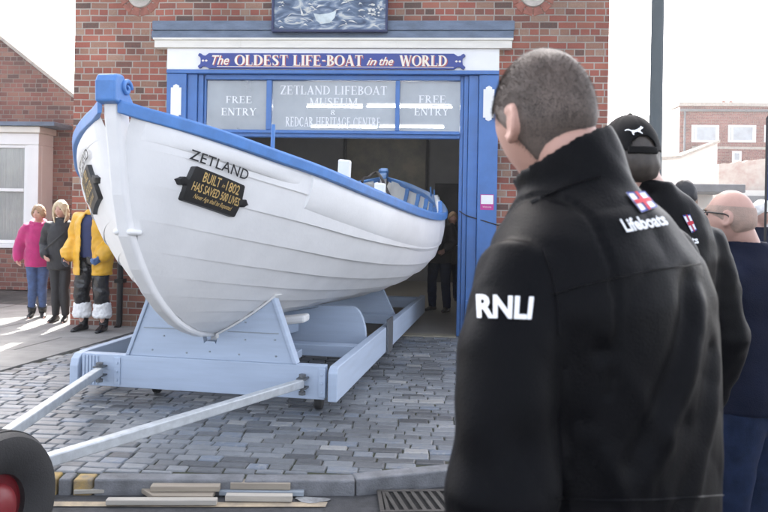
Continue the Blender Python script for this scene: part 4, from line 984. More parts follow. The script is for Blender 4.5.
q = MB(); q.box((b0 - .25, yb - .16, z1 + .122), (b1 + .42, HY - .002, z1 + .20)); q.build('lead_roof', M['lintel'], by, bevel=.01)
for xa, xb in ((hz(10, 0)[0], hz(44.5, 0)[0]), (b0 + .1, hz(0, 0)[0] - .1)):
    if xb - xa < .1: continue
    q = MB(); f_ = .055; zm = (z0 + z1 - .22) / 2 + .08; ya, yc = yb + .03, yb + .10
    q.box((xa + .002, ya, z0 + .004), (xa + f_, yc, z1 - .224)); q.box((xb - f_, ya, z0 + .004), (xb - .002, yc, z1 - .224)); q.box((xa + f_ + .001, ya, z0 + .004), (xb - f_ - .001, yc, z0 + .07)); q.box((xa + f_ + .001, ya, z1 - .28), (xb - f_ - .001, yc, z1 - .224)); q.box((xa + f_ + .001, ya - .01, zm - .03), (xb - f_ - .001, yc, zm + .03))
    sa = q.build('sash', M['white'], by, bevel=.006)
    q = MB(); q.box((xa + f_ + .002, yc - .03, z0 + .06), (xb - f_ - .002, yc - .025, z1 - .27)); q.build('pane', M['glass_house'], sa)
    q = MB(); n_ = 40; w_ = xb - xa - .14; m_ = .10
    pts = [(xa + .07 + w_ * i / n_, yc + .06 + .018 * math.sin(i * 1.9) + .008 * math.sin(i * .7)) for i in range(n_ + 1)]
    q.add([(x, y, z) for x, y in pts for z in (z0 + .05, z1 - .23)], [(2 * i, 2 * i + 2, 2 * i + 3, 2 * i + 1) for i in range(n_)]); q.build('curtain', M['curtain'], sa, True)
# pale slated roof of the cottage behind, its verge running down behind the gable
c0, c1 = ony(-12, 37, 22.2), ony(92, 78.5, 22.2)
ct = empty('roofed_cottage', (0, 0, 0), 0, 'low house behind the brick gable showing only its pale roof slope and dark verge', 'house')
sl_ = (c1.z - c0.z) / (c1.x - c0.x); xa, xb = c0.x - 5, c1.x + .4; zl = lambda x: c0.z + sl_ * (x - c0.x)
q = MB(); q.prism([(xa, 0), (xb - .3, 0), (xb - .3, zl(xb - .3) - .1), (xa, zl(xa) - .1)], lambda a, b, d: V3((a, d, b)), 22.3, 29); q.build('wall', M['render'], ct)
q = MB(); q.prism([(xa, zl(xa) - .09), (xb, zl(xb) - .09), (xb, zl(xb)), (xa, zl(xa))], lambda a, b, d: V3((a, d, b)), 22.2, 29.2); q.build('roof', M['roofdark'], ct)

# ================================================================== RIGHT: the street beyond
def far_building():
    Y = 44.0
    A_ = ony(680, 106, Y); B_ = ony(790, 108, Y); zt = A_.z; x0, x1 = A_.x, B_.x + 6
    o = empty('flat_roofed_building', (0, 0, 0), 0, 'flat roofed two storey brick building with white side wall beyond the crowd', 'building')
    q = MB(); q.box((x0, Y, -.2), (x1, Y + 14, zt)); q.build('wall', M['brick3'], o)
    q = MB(); q.box((x0 - .1, Y - .12, zt + .002), (x1 + .1, Y + 14, zt + .22)); q.build('coping', M['stone'], o)
    q = MB(); sw = ony(657, 121, Y + 9).x
    q.prism([(x0 - .003, Y + .02), (x0 - .003, Y + 9), (sw - 2, Y + 9)], lambda a, b, d: V3((a, b, d)), -.2, zt - .05); q.build('side_wall', M['render'], o)
    for xa, xb, ya, yb in ((691.5, 718.5, 125, 142.5), (728, 755.5, 125, 142.5), (764, 790, 125, 142.5), (732, 741, 151, 162)):
        a = ony(xa, ya, Y); b = ony(xb, yb, Y); q = MB(); f_ = .12
        for lo, hi in (((a.x, b.z), (b.x, b.z + f_)), ((a.x, a.z - f_), (b.x, a.z)), ((a.x, b.z + f_ + .002), (a.x + f_, a.z - f_ - .002)), ((b.x - f_, b.z + f_ + .002), (b.x, a.z - f_ - .002))): q.box((lo[0], Y - .06, lo[1]), (hi[0], Y - .003, hi[1]))
        if xb - xa > 15: m_ = a.x + (b.x - a.x) * .12; q.box((m_, Y - .055, b.z + f_ + .002), (m_ + .1, Y - .003, a.z - f_ - .002)); m_ = b.x - (b.x - a.x) * .12; q.box((m_, Y - .055, b.z + f_ + .002), (m_ + .1, Y - .003, a.z - f_ - .002))
        w = q.build('window', M['white'], o); q = MB(); q.box((a.x + f_, Y - .03, b.z + f_), (b.x - f_, Y - .02, a.z - f_)); q.build('pane', M['glass_far'], w)
        q = MB(); q.box((a.x + f_, Y - .012, b.z + f_), (b.x - f_, Y - .004, a.z - f_)); q.build('blind', M['white'], w)
    a = ony(692, 150.5, Y); b = ony(768, 144.5, Y); q = MB(); q.box((a.x, Y - .03, ony(692, 147, Y).z - .1), (b.x, Y - .004, ony(692, 147, Y).z + .05)); q.build('string_course', M['stone'], o)
    q = MB(); c = ony(730, 104, Y + 5); q.box((c.x - .45, Y + 5, zt), (c.x + .45, Y + 5.8, zt + .75)); 
    for k in (-.25, .2): q.tube([(c.x + k, Y + 5.4, zt + .75), (c.x + k, Y + 5.4, zt + 1.15)], .12, 10)
    q.build('chimney', M['brick3'], o)
    q = MB(); c = ony(742, 104, Y + 6); q.tube([(c.x, Y + 6, zt), (c.x, Y + 6, zt + 2.0)], .025, 6)
    for k in range(5): q.tube([(c.x - .5 + k * .25, Y + 5.7, zt + 1.9), (c.x - .5 + k * .25, Y + 6.3, zt + 1.9)], .015, 5)
    q.tube([(c.x - .6, Y + 6, zt + 1.9), (c.x + .6, Y + 6, zt + 1.9)], .02, 5); q.build('aerial', M['steel'], o)
    q = MB(); q.tube([(x0 + .25, Y - .1, -.2), (x0 + .25, Y - .1, zt - .3)], .06, 8); q.tube([(x0, Y - .12, zt - .25), (x1, Y - .12, zt - .25)], .07, 8); q.build('gutter', M['roofdark'], o, True)
    # white gabled outbuilding in front of it
    Y2 = 41.0; o2 = empty('outbuilding', (0, 0, 0), 0, 'white rendered outbuilding with a sloping top against the brick building', 'building')
    a = ony(655, 163, Y2); b = ony(717.5, 142.5, Y2); c = ony(680, 158, Y2)
    q = MB(); q.prism([(a.x - 2, -.2), (b.x, -.2), (b.x, b.z), (c.x, c.z), (a.x - 2, a.z)], lambda u, v, d: V3((u, d, v)), Y2, Y2 + 2.8); q.build('wall', M['render'], o2)
    q = MB(); q.prism([(b.x + .1, b.z + .002), (c.x, c.z + .002), (a.x - 2.1, a.z + .002), (a.x - 2.1, a.z + .14), (c.x, c.z + .14), (b.x + .1, b.z + .14)], lambda u, v, d: V3((u, d, v)), Y2 - .1, Y2 + 2.8); q.build('roof', M['stone'], o2)
    Y3 = 37.0; o3 = empty('patched_wall', (0, 0, 0), 0, 'rough pink and grey patched brick wall below the flat roofed building', 'wall')
    a = ony(719, 164, Y3); b = ony(800, 151, Y3)
    q = MB(); n_ = 30; top = [(a.x + (b.x + 3 - a.x) * i / n_, a.z + (b.z - a.z) * min(1, i / n_ * 1.3) + .12 * noise.noise(V3((i * .9, 0, 0)))) for i in range(n_ + 1)]
    q.prism([(b.x + 3, -.2), (a.x, -.2)][::-1] + list(reversed(top)), lambda u, v, d: V3((u, d, v)), Y3, Y3 + .4); q.build('wall_face', M['pinkwall'], o3)
    Y4 = 27.0; o4 = empty('kiosk', (0, 0, 0), 0, 'low dark roofed shelter with brown timber posts behind the beanie and bald head', 'shelter')
    a = ony(687, 184, Y4); b = ony(741, 193, Y4); e = ony(684, 190, Y4)
    q = MB(); q.box((e.x, Y4 - .4, b.z), (b.x, Y4 + 3, a.z)); q.build('roof', M['roofdark'], o4, bevel=.03)
    q = MB(); q.box((e.x + .1, Y4 + 2.4, -.2), (b.x - .1, Y4 + 2.6, b.z - .002)); q.build('back_wall', M['render'], o4)
    for px in (692, 737): c = ony(px, 200, Y4); q = MB(); q.box((c.x - .13, Y4 - .2, -.2), (c.x + .13, Y4 + .05, b.z - .002)); q.build('post', M['brownwood'], o4, bevel=.01)
    # shop row farther along, seen between the heads
    Y5 = 34.0; o5 = empty('low_shop', (0, 0, 0), 0, 'low pale shop front with grey fascia behind the white haired man', 'building')
    a = ony(741, 190, Y5); b = ony(850, 196, Y5); q = MB(); q.box((a.x, Y5, -.2), (b.x, Y5 + 2.5, a.z)); q.build('wall', M['render'], o5)
    q = MB(); q.box((a.x - .1, Y5 - .15, a.z - .7), (b.x, Y5 - .002, a.z - .25)); q.build('fascia', M['roofdark'], o5)
    q = MB(); q.box((a.x + .5, Y5 - .05, .5), (b.x - 1, Y5 - .003, a.z - .9)); q.build('window', M['glass_far'], o5)
far_building()
pp = dep(654.5, 200, 7.0)
lp = empty('lamp_post', (pp.x, pp.y, -.13), 0, 'tall grey steel lamp post behind the man in the black cap', 'lamp post')
q = MB(); q.tube([(0, 0, 0), (0, 0, 1.25), (0, 0, 1.27), (.0, 0, 8.5)], [.085, .085, .06, .052], 20); q.build('column', M['pole'], lp, True, auto=40)
q = MB(); q.tube([(0, 0, 8.45), (0, -.15, 8.75), (0, -.9, 8.95)], .04, 12); q.build('bracket_arm', M['pole'], lp, True)
q = MB(); q.ell((0, -1.15, 8.94), (.14, .34, .07), 16); q.build('lantern', M['galv'], lp, True)
# upright feather banner at the picture's right edge
bn = dep(770, 160, 5.2)
fb = empty('feather_banner', (bn.x, bn.y, -.13), R(20), 'tall navy feather banner with white foot at the right picture edge', 'banner')
hz_ = lambda py: dep(768, py, 5.2).z + .13
q = MB(); pr = [(-.02, hz_(200)), (-.025, hz_(130)), (-.01, hz_(117)), (.03, hz_(111.5)), (.12, hz_(109)), (.30, hz_(112)), (.42, hz_(122)), (.45, hz_(200))]
q.prism(pr, lambda a, b, d: V3((a, d + .02 * math.sin(b * 4), b)), -.003, .003); q.build('sail', M['banner'], fb)
q = MB(); q.prism([(-.02, hz_(212)), (.45, hz_(212)), (.45, hz_(200) - .003), (-.02, hz_(200) - .003)], lambda a, b, d: V3((a, d, b)), -.003, .003); q.build('white_foot', M['white'], fb)
q = MB(); q.prism([(.005, hz_(141)), (.42, hz_(141)), (.42, hz_(126)), (.005, hz_(126))], lambda a, b, d: V3((a, d + .02 * math.sin(b * 4), b)), -.006, -.0045); q.build('pale_panel', mat('pale_blue', (.25, .4, .6), .7), fb)
q = MB(); q.tube([(-.03, 0, 0), (-.03, 0, hz_(118)), (.02, 0, hz_(110.5))], .008, 10); q.build('pole', M['black'], fb, True)
q = MB(); q.box((-.25, -.2, 0.002), (.25, .2, .05)); q.build('base', M['black'], fb, bevel=.01)

# ================================================================== PEOPLE
def head_point(a, l, k=1.0):
    """a: latitude, l: longitude from the nose (+ = the person's right), metres, origin between the ears"""
    x, y, z = math.cos(a) * math.sin(l), math.cos(a) * math.cos(l), math.sin(a)
    P = V3((.076 * x, .097 * y, .118 * z))
    if y < 0 and z > -.3: P.y *= 1.05
    if z < -.1:
        q = (-z - .1) / .9; P.x *= 1 - .36 * q ** 1.2
        P.y *= (1 - .10 * q) if y > 0 else (1 - .50 * q ** 1.35)
    if P.y > 0:
        G_ = lambda cx, cz, sx, sz: math.exp(-((P.x - cx) / sx) ** 2 - ((P.z - cz) / sz) ** 2)
        P.y += .026 * G_(0, -.024, .012, .018) + .012 * G_(0, .0, .009, .024) + .006 * (G_(.03, .030, .02, .008) + G_(-.03, .030, .02, .008)) - .010 * (G_(.031, .012, .016, .011) + G_(-.031, .012, .016, .011))
        P.y += .006 * G_(0, -.056, .022, .006) + .006 * G_(0, -.068, .019, .006) - .004 * G_(0, -.062, .024, .003) + .010 * G_(0, -.098, .02, .014) - .004 * G_(0, -.08, .03, .006)
    return P * k
def add_head(mb, c, rot, k, nl=48, na=30, ears=True, ez=0.0):
    rings = []
    for i in range(1, na):
        a = -math.pi / 2 + math.pi * i / na
        rings.append([c + rot @ head_point(a, 2 * math.pi * j / nl, k) for j in range(nl)])
    mb.loft(rings)
    if ears:
        for sx in (1, -1):
            T = lambda p: c + rot @ (V3((sx * (.069 + p[0] * .8), p[1] - .010, p[2] - .004 + ez)) * k)
            # outer rim, bowl and lobe
            rim = [(.004 + .013 * max(0, math.sin(t * .9 - .3)) , .004 - .020 * math.sin(t) * 1.0 + .004, .010 + .026 * -math.cos(t)) for t in [2.9 - .28 * i for i in range(12)]]
            pts = []
            for i in range(13):
                t = R(-60 + 270 * i / 12)     # round the back of the ear from front-top to the lobe
                pts.append(T((.012 + .010 * math.sin(max(0, min(math.pi, t))), -.001 - .019 * math.sin(t + .35), .004 + .029 * math.cos(t + .35))))
            mb.tube(pts, [.0048 * k] * 9 + [.0055 * k, .006 * k, .0055 * k, .004 * k], 8, round_ends=True)
            mb.ell(T((.008, -.004, .004)), (.0075 * k, .017 * k, .027 * k), 14, rot=rot.to_3x3() if hasattr(rot, 'to_3x3') else rot)
            mb.ell(T((.008, .004, -.024)), (.006 * k, .009 * k, .010 * k), 12, rot=rot.to_3x3())
def add_hand(mb, wr, dirv, palm, thumb_side, k=1.0, curl=.6):
    """wr wrist, dirv along the forearm, palm: normal of the palm, curl in radians per joint"""
    d = V3(dirv).normalized(); n = V3(palm); n = (n - d * n.dot(d)).normalized(); w_ = d.cross(n) * thumb_side
    mb.tube([wr - d * .02, wr + d * .02, wr + d * .055, wr + d * .085], [(.026 * k, .018 * k), (.034 * k, .017 * k), (.041 * k, .016 * k), (.038 * k, .013 * k)], 14, ref=n, round_ends=True)
    for i, (o, L_) in enumerate(((.029, .072), (.010, .080), (-.010, .075), (-.028, .058))):
        p = wr + d * .082 * k + w_ * o * k; P = [p - d * .02]; a = .12 + .05 * i
        for s_ in (.42, .32, .26):
            a += curl * (.8 if s_ == .42 else 1); P.append(P[-1] + (d * math.cos(a) + n * math.sin(a)) * L_ * s_ * k + (d * .02 * k if s_ == .42 else V3()))
        mb.tube(P, [.0098 * k, .0094 * k, .0088 * k, .0076 * k], 10, round_ends=True)
    p = wr + d * .02 * k + w_ * .024 * k; t1 = (d * .6 + w_ * .75 + n * .25).normalized(); t2 = (d * .85 + w_ * .25 + n * .45).normalized()
    mb.tube([p, p + t1 * .036 * k, p + t1 * .036 * k + t2 * .032 * k, p + t1 * .036 * k + t2 * .058 * k], [.014 * k, .0115 * k, .0105 * k, .008 * k], 10, round_ends=True)

class Fig:
    """skeleton of one standing person; x to the person's right, y forward, z up, feet on z = 0"""
    def __init__(s, H, stoop=.03, head_yaw=0, head_pitch=0, head_fwd=0, female=False, stance=.10, shift=0, kx=1.0, up=0.0):
        s.k = k = H / 1.75; s.H = H; s.kh = .5 + .5 * k
        f = lambda x, y, z: V3((x * k, y * k, z * k))
        sw = (.165 if female else .195) * kx
        s.hip = {1: f(.09, 0, .92), -1: f(-.09, 0, .92)}; s.knee = {1: f(stance, .03, .49), -1: f(-stance, .03, .49)}; s.ank = {1: f(stance + .01, -.02, .09), -1: f(-stance - .01, -.02, .09)}
        s.pel = f(shift, 0, .97); s.waist = f(0, .01, 1.10); s.chest = f(0, .00 + stoop * .3, 1.30); s.sh = {1: f(sw, stoop * .5, 1.43), -1: f(-sw, stoop * .5, 1.43)}
        s.nb = f(0, stoop * .6 - .02, 1.475); s.hc = f(0, stoop + head_fwd + .015, 1.75 - .118 * s.kh / k * 1.0)
        s.rot = (Matrix.Rotation(R(head_yaw), 3, 'Z') @ Matrix.Rotation(R(-head_pitch), 3, 'X'))
        s.el = {1: f(sw + .05, -.03, 1.14), -1: f(-sw - .05, -.03, 1.14)}; s.wr = {1: f(sw + .06, .05, .90), -1: f(-sw - .06, .05, .90)}
        s.toe = {1: R(-8), -1: R(8)}; s.hand_curl = {1: .45, -1: .45}; s.female = female; s.palm = {1: V3((-1, .2, 0)), -1: V3((1, .2, 0))}
        for v_, q_ in ((s.chest, .4), (s.nb, 1.0), (s.sh[1], .35), (s.sh[-1], .35)): v_.z += up * q_
    def body(s, voxel=.008, ears=True, smooth=2, ez=0.0):
        k = s.k; m = MB()
        add_head(m, s.hc, s.rot, s.kh, ears=ears, ez=ez)
        m.tube([s.nb - V3((0, 0, .06 * k)), s.nb + (s.hc - s.nb) * .25, s.hc - (s.hc - s.nb).normalized() * .04 + s.rot @ V3((0, -.02, -.02))], [.072 * k, .058 * k, .055 * k], 18, round_ends=True)
        wx = .80 if s.female else 1
        m.tube([s.pel - V3((0, 0, .07 * k)), s.pel, s.waist, s.chest, s.chest + V3((0, 0, .10 * k)), s.nb - V3((0, 0, .02 * k))], [(.13 * k, .10 * k), (.165 * k, .115 * k), (.14 * k * wx, .10 * k), (.17 * k * wx, .115 * k), (.165 * k * wx, .10 * k), (.07 * k, .06 * k)], 22, ref=(0, 1, 0), round_ends=True)
        for sd in (1, -1):
            m.tube([s.chest * .3 + s.sh[sd] * .7, s.sh[sd], s.sh[sd] * .5 + s.el[sd] * .5, s.el[sd], s.el[sd] * .6 + s.wr[sd] * .4, s.wr[sd]], [.06 * k, .056 * k, .048 * k, .040 * k, .040 * k, .026 * k], 14, round_ends=True)
            add_hand(m, s.wr[sd], s.wr[sd] - s.el[sd], s.palm[sd], -sd if s.palm[sd].dot(V3((-sd, 0, 0))) > 0 else sd, s.kh, s.hand_curl[sd])
            m.tube([s.pel * .5 + s.hip[sd] * .5, s.hip[sd] - V3((0, 0, .08)), s.hip[sd] * .5 + s.knee[sd] * .5, s.knee[sd], s.knee[sd] * .65 + s.ank[sd] * .35, s.ank[sd]], [.085 * k, .085 * k, .07 * k, .053 * k, .055 * k, .038 * k], 16, round_ends=True)
            fd = Matrix.Rotation(s.toe[sd], 3, 'Z') @ V3((0, 1, 0)); a = s.ank[sd]
            m.tube([a + fd * -.05 + V3((0, 0, -.055)), a + fd * .04 + V3((0, 0, -.05)), a + fd * .14 + V3((0, 0, -.068)), a + fd * .19 + V3((0, 0, -.073))], [.03 * k, .036 * k, .03 * k, .015 * k], 12, round_ends=True)
        return remesh(m, voxel, smooth)
    def top(s, pad=.028, hem=.80, sleeve=.92, voxel=.012, flare=1.0, collar=.0, cuff=0.0, crease=.006, seed=0, smooth=7, open_front=False):
        k = s.k; m = MB(); wx = .86 if s.female else 1
        hz_ = hem * k
        uz = s.nb.z - 1.475 * k
        pts = [(hz_, .178, .128, s.pel), (.97 * k, .185, .135, s.pel), (1.10 * k, .165, .125, s.waist), (1.22 * k, .185, .135, s.chest), (1.33 * k + uz * .35, .192, .135, s.chest), (1.395 * k + uz * .5, .172, .120, s.chest), (1.435 * k + uz * .8, .140, .10, s.nb), (1.465 * k + uz, .105, .085, s.nb), (1.49 * k + uz, .075, .072, s.nb)]
        rings = []
        for i, (z, rx, ry, c) in enumerate(pts):
            fl_ = flare if i < 2 else (1 + (flare - 1) * .5 if i == 2 else 1)
            rx = (rx * wx * k + pad * .6) * fl_; ry = (ry * k + pad * .6) * fl_
            if open_front:
                ring = []; n = 20; g0 = R(19)
                for sgn, sc_ in ((1, 1.0), (-1, .90)):
                    for j in range(n + 1):
                        t = g0 + (2 * math.pi - 2 * g0) * (j if sgn == 1 else n - j) / n
                        ring.append(V3((c.x + rx * sc_ * math.sin(t), c.y + ry * sc_ * math.cos(t), z)))
                rings.append(ring)
            else:
                rings.append([V3((c.x + rx * math.cos(2 * math.pi * j / 28), c.y + ry * math.sin(2 * math.pi * j / 28), z)) for j in range(28)])
        m.loft(rings)
        for sd in (1, -1):
            w_ = s.el[sd] * (1 - sleeve) + s.wr[sd] * sleeve
            inner = s.chest * .35 + s.sh[sd] * .65
            m.tube([inner + V3((0, 0, .0)), s.sh[sd] + V3((-sd * .012, 0, -.026)), s.sh[sd] * .55 + s.el[sd] * .45, s.el[sd], s.el[sd] * .5 + w_ * .5, w_], [.075 * k + pad * .4, .068 * k + pad * .55, .060 * k + pad * .6, .054 * k + pad * .6, .050 * k + pad * .6, .044 * k + pad * .6 + cuff], 18, round_ends=True)
        if collar:
            c = s.nb; d = (s.hc - s.nb).normalized(); ro, ri, z0 = .078 * k + .012, .066 * k, -.03
            m.loft([[c + d * h + V3((r_ * math.cos(2 * math.pi * j / 28), r_ * math.sin(2 * math.pi * j / 28), 0)) for j in range(28)] for r_, h in ((ro + .012, -.03), (ro + .004, collar * .5), (ro, collar), (ri, collar), (ri, -.02))], True)
        me = remesh(m, voxel, smooth)
        def fn(c, n):
            q = V3((c.x * 5, c.y * 5, c.z * 9 + seed)); w_ = noise.noise(q) + .6 * noise.noise(q * 2.3 + V3((c.x * 9, 0, 0)))
            lat = min(1, max(.25, (abs(c.x) / (.2 * k))))
            return n * (crease * w_ * (0.6 + lat * .6))
        displace(me, fn); return me
    def legs(s, pad=.018, bottom=-0.03, waist=1.04, voxel=.012, crease=.006, seed=0, widen=1.0):
        k = s.k; m = MB()
        m.tube([s.pel + V3((0, 0, -.06 * k)), s.pel, V3((s.pel.x, s.pel.y, waist * k))], [(.15 * k + pad, .115 * k + pad * .6), (.168 * k + pad, .118 * k + pad * .6), (.152 * k + pad * .6, .11 * k + pad * .5)], 24, ref=(0, 1, 0), round_ends=True)
        for sd in (1, -1):
            e = s.ank[sd] + V3((0, 0, bottom * k))
            m.tube([s.hip[sd] + V3((0, 0, .02)), s.hip[sd] * .75 + s.knee[sd] * .25, s.knee[sd], s.knee[sd] * .6 + e * .4, e], [.09 * k + pad, .086 * k + pad, (.06 * k + pad) * widen, (.06 * k + pad) * widen, (.044 * k + pad) * widen], 18, round_ends=False)
        me = remesh(m, voxel, 2)
        displace(me, lambda c, n: n * crease * (noise.noise(V3((c.x * 8, c.y * 8, c.z * 13 + seed))) + .5 * noise.noise(V3((c.x * 20, c.y * 20, c.z * 20 + seed)))))
        return me
    def shoes(s, root, m_, h=.0, nm='shoe'):
        for sd in (1, -1):
            k = s.k; fd = Matrix.Rotation(s.toe[sd], 3, 'Z') @ V3((0, 1, 0)); rt = V3((fd.y, -fd.x, 0)); a = V3((s.ank[sd].x, s.ank[sd].y, 0)); q = MB()
            sec = [(-.085, .026, .055), (-.065, .036, .085), (-.02, .040, .105), (.03, .042, .095), (.09, .047, .068), (.145, .045, .052), (.185, .034, .042), (.205, .015, .03)]
            rings = []
            for y, w_, h_ in sec:
                c = a + fd * y * k; rings.append([c + rt * (w_ * k * math.cos(t) * (1 if math.sin(t) < 0 else .95)) + V3((0, 0, max(.002, (h_ * k * (.5 + .5 * math.sin(t)) if math.sin(t) > -.7 else .002)))) for t in [2 * math.pi * j / 18 for j in range(18)]])
            q.loft(rings)
            if h: q.tube([a + V3((0, 0, .05)) - fd * .01, a + V3((0, 0, h * .6)) - fd * .02, V3((s.ank[sd].x * .5 + s.knee[sd].x * .5, s.ank[sd].y * .5 + s.knee[sd].y * .5, h))], [.052 * k, .062 * k, .072 * k], 18)
            me = remesh(q, .007, 2); put(me, nm, m_, root)
    def hair(s, root, m_, thick=.012, line=.45, nape=-.35, seed=0, rough=.004, nm='hair', side_low=-.15, crown=None):
        """shell over the skull from the hairline back; latitudes as sines"""
        nl, na = 64, 44; q = MB(); idx = {}
        for i in range(na + 1):
            a = -math.pi / 2 + math.pi * i / na
            for j in range(nl):
                l = 2 * math.pi * j / nl; ll = abs(math.atan2(math.sin(l), math.cos(l))); sz = math.sin(a)
                t = ll / math.pi; lim = line + (side_low - line) * min(1, t / .42) if t < .42 else side_low + (nape - side_low) * min(1, (t - .42) / .25)
                if crown and ll > 0 and sz > crown: continue
                if sz >= lim - .06:
                    e = min(1, max(0, (sz - lim) / .16)); p = head_point(a, l, s.kh); nrm = p.normalized()
                    off = -.004 + (thick + .004) * e + rough * noise.noise(p * 38 + V3((seed, 0, 0))) * e
                    idx[i, j] = len(q.v); q.v.append(s.hc + s.rot @ (p + nrm * off))
        for i in range(na):
            for j in range(nl):
                c = [(i, j), (i, (j + 1) % nl), (i + 1, (j + 1) % nl), (i + 1, j)]
                if all(t in idx for t in c): q.f.append(tuple(idx[t] for t in c)); q.mi.append(0)
        o = q.build(nm, m_, root, True); return o
    def eyes(s, root):
        for sx in (1, -1):
            q = MB(); q.ell(s.hc + s.rot @ (V3((sx * .031, .076, .012)) * s.kh), (.0125 * s.kh, .0125 * s.kh, .009 * s.kh), 12); q.build('eye', M['eye'], root, True)
            q = MB(); q.tube([s.hc + s.rot @ (V3((sx * x, y, z)) * s.kh) for x, y, z in ((.017, .093, .026), (.030, .092, .031), (.044, .083, .027))], [.003, .0038, .002], 8); q.build('eyebrow', M['hair_fair'], root, True)
        q = MB(); q.tube([s.hc + s.rot @ (V3((x, y, -.0625)) * s.kh) for x, y in ((-.022, .082), (-.01, .094), (0, .0965), (.01, .094), (.022, .082))], [.002, .0042, .0042, .0042, .002], 8); q.build('lips', mat('lips', (.42, .15, .13), .5), root, True)
def person(loc, yaw, label, group=None):
    return empty('person', loc, R(yaw), label, 'person', group)
def decal(root, me, nm, m_, mb, off=.003):
    """drop flat lettering (given as rays: list of pixel points in mb) on a garment along the line of sight"""
    wm = Matrix.Translation(root.location) @ Matrix.Rotation(root.rotation_euler.z, 4, 'Z'); inv = wm.inverted()
    bvh = BVHTree.FromPolygons([v.co.copy() for v in me.vertices], [tuple(p.vertices) for p in me.polygons]); o0 = inv @ CAM; out = []; bad = set(); last = None
    for i, p in enumerate(mb.v):
        d = (inv.to_3x3() @ ray(p.x, p.y)).normalized(); h, n, _, _ = bvh.ray_cast(o0, d)
        if h is None: bad.add(i); out.append(V3((0, 0, 0))); continue
        out.append(h + n * (off + p.z))
    mb.v = out; keep = [k for k, f in enumerate(mb.f) if not any(i in bad for i in f)]
    mb.f = [mb.f[k] for k in keep]; mb.mi = [mb.mi[k] for k in keep]
    return mb.build(nm, m_, root)
def quadmap(Q):
    """unit square -> picture quad (foot left, foot right, top right, top left)"""
    def fr(a, b, d): 
        x = (Q[0][0] * (1 - a) + Q[1][0] * a) * (1 - b) + (Q[3][0] * (1 - a) + Q[2][0] * a) * b; y = (Q[0][1] * (1 - a) + Q[1][1] * a) * (1 - b) + (Q[3][1] * (1 - a) + Q[2][1] * a) * b
        return V3((x, y, d))
    return fr
def subdivide_mb(mb, n=1):
    for _ in range(n):
        me = mb.mesh('t', []); bm = bmesh.new(); bm.from_mesh(me); bmesh.ops.subdivide_edges(bm, edges=bm.edges, cuts=1, use_grid_fill=True); mb.v = [v.co.copy() for v in bm.verts]; bm.verts.index_update(); mb.f = [tuple(v.index for v in f.verts) for f in bm.faces]; mb.mi = [0] * len(mb.f); bm.free(); bpy.data.meshes.remove(me)
def flagpatch(root, me, Q):
    """white pennant with a red cross edged in blue, as on the jackets"""
    f = quadmap(Q)
    def rects(L_, z): 
        q = MB()
        for x0, y0, x1, y1 in L_: q.add([f(a, b, z) for a, b in ((x0, y0), (x1, y0), (x1, y1), (x0, y1))], [(0, 1, 2, 3)])
        subdivide_mb(q, 3); return q
    base = decal(root, me, 'flag_emblem', M['lettering_white'], rects([(0, 0, 1, 1)], 0), .003)
    b = decal(root, me, 'blue_edging', M['emblem_blue'], rects([(0, 0, 1, .07), (0, .93, 1, 1), (0, .07, .05, .93), (.95, .07, 1, .93), (.36, .07, .42, .93), (.58, .07, .64, .93)], .0008), .003)
    c = decal(root, me, 'red_cross', M['redcross'], rects([(.42, .0, .58, 1), (.05, .40, .42, .60), (.58, .40, .95, .60)], .0016), .003)
    b.parent = base; c.parent = base

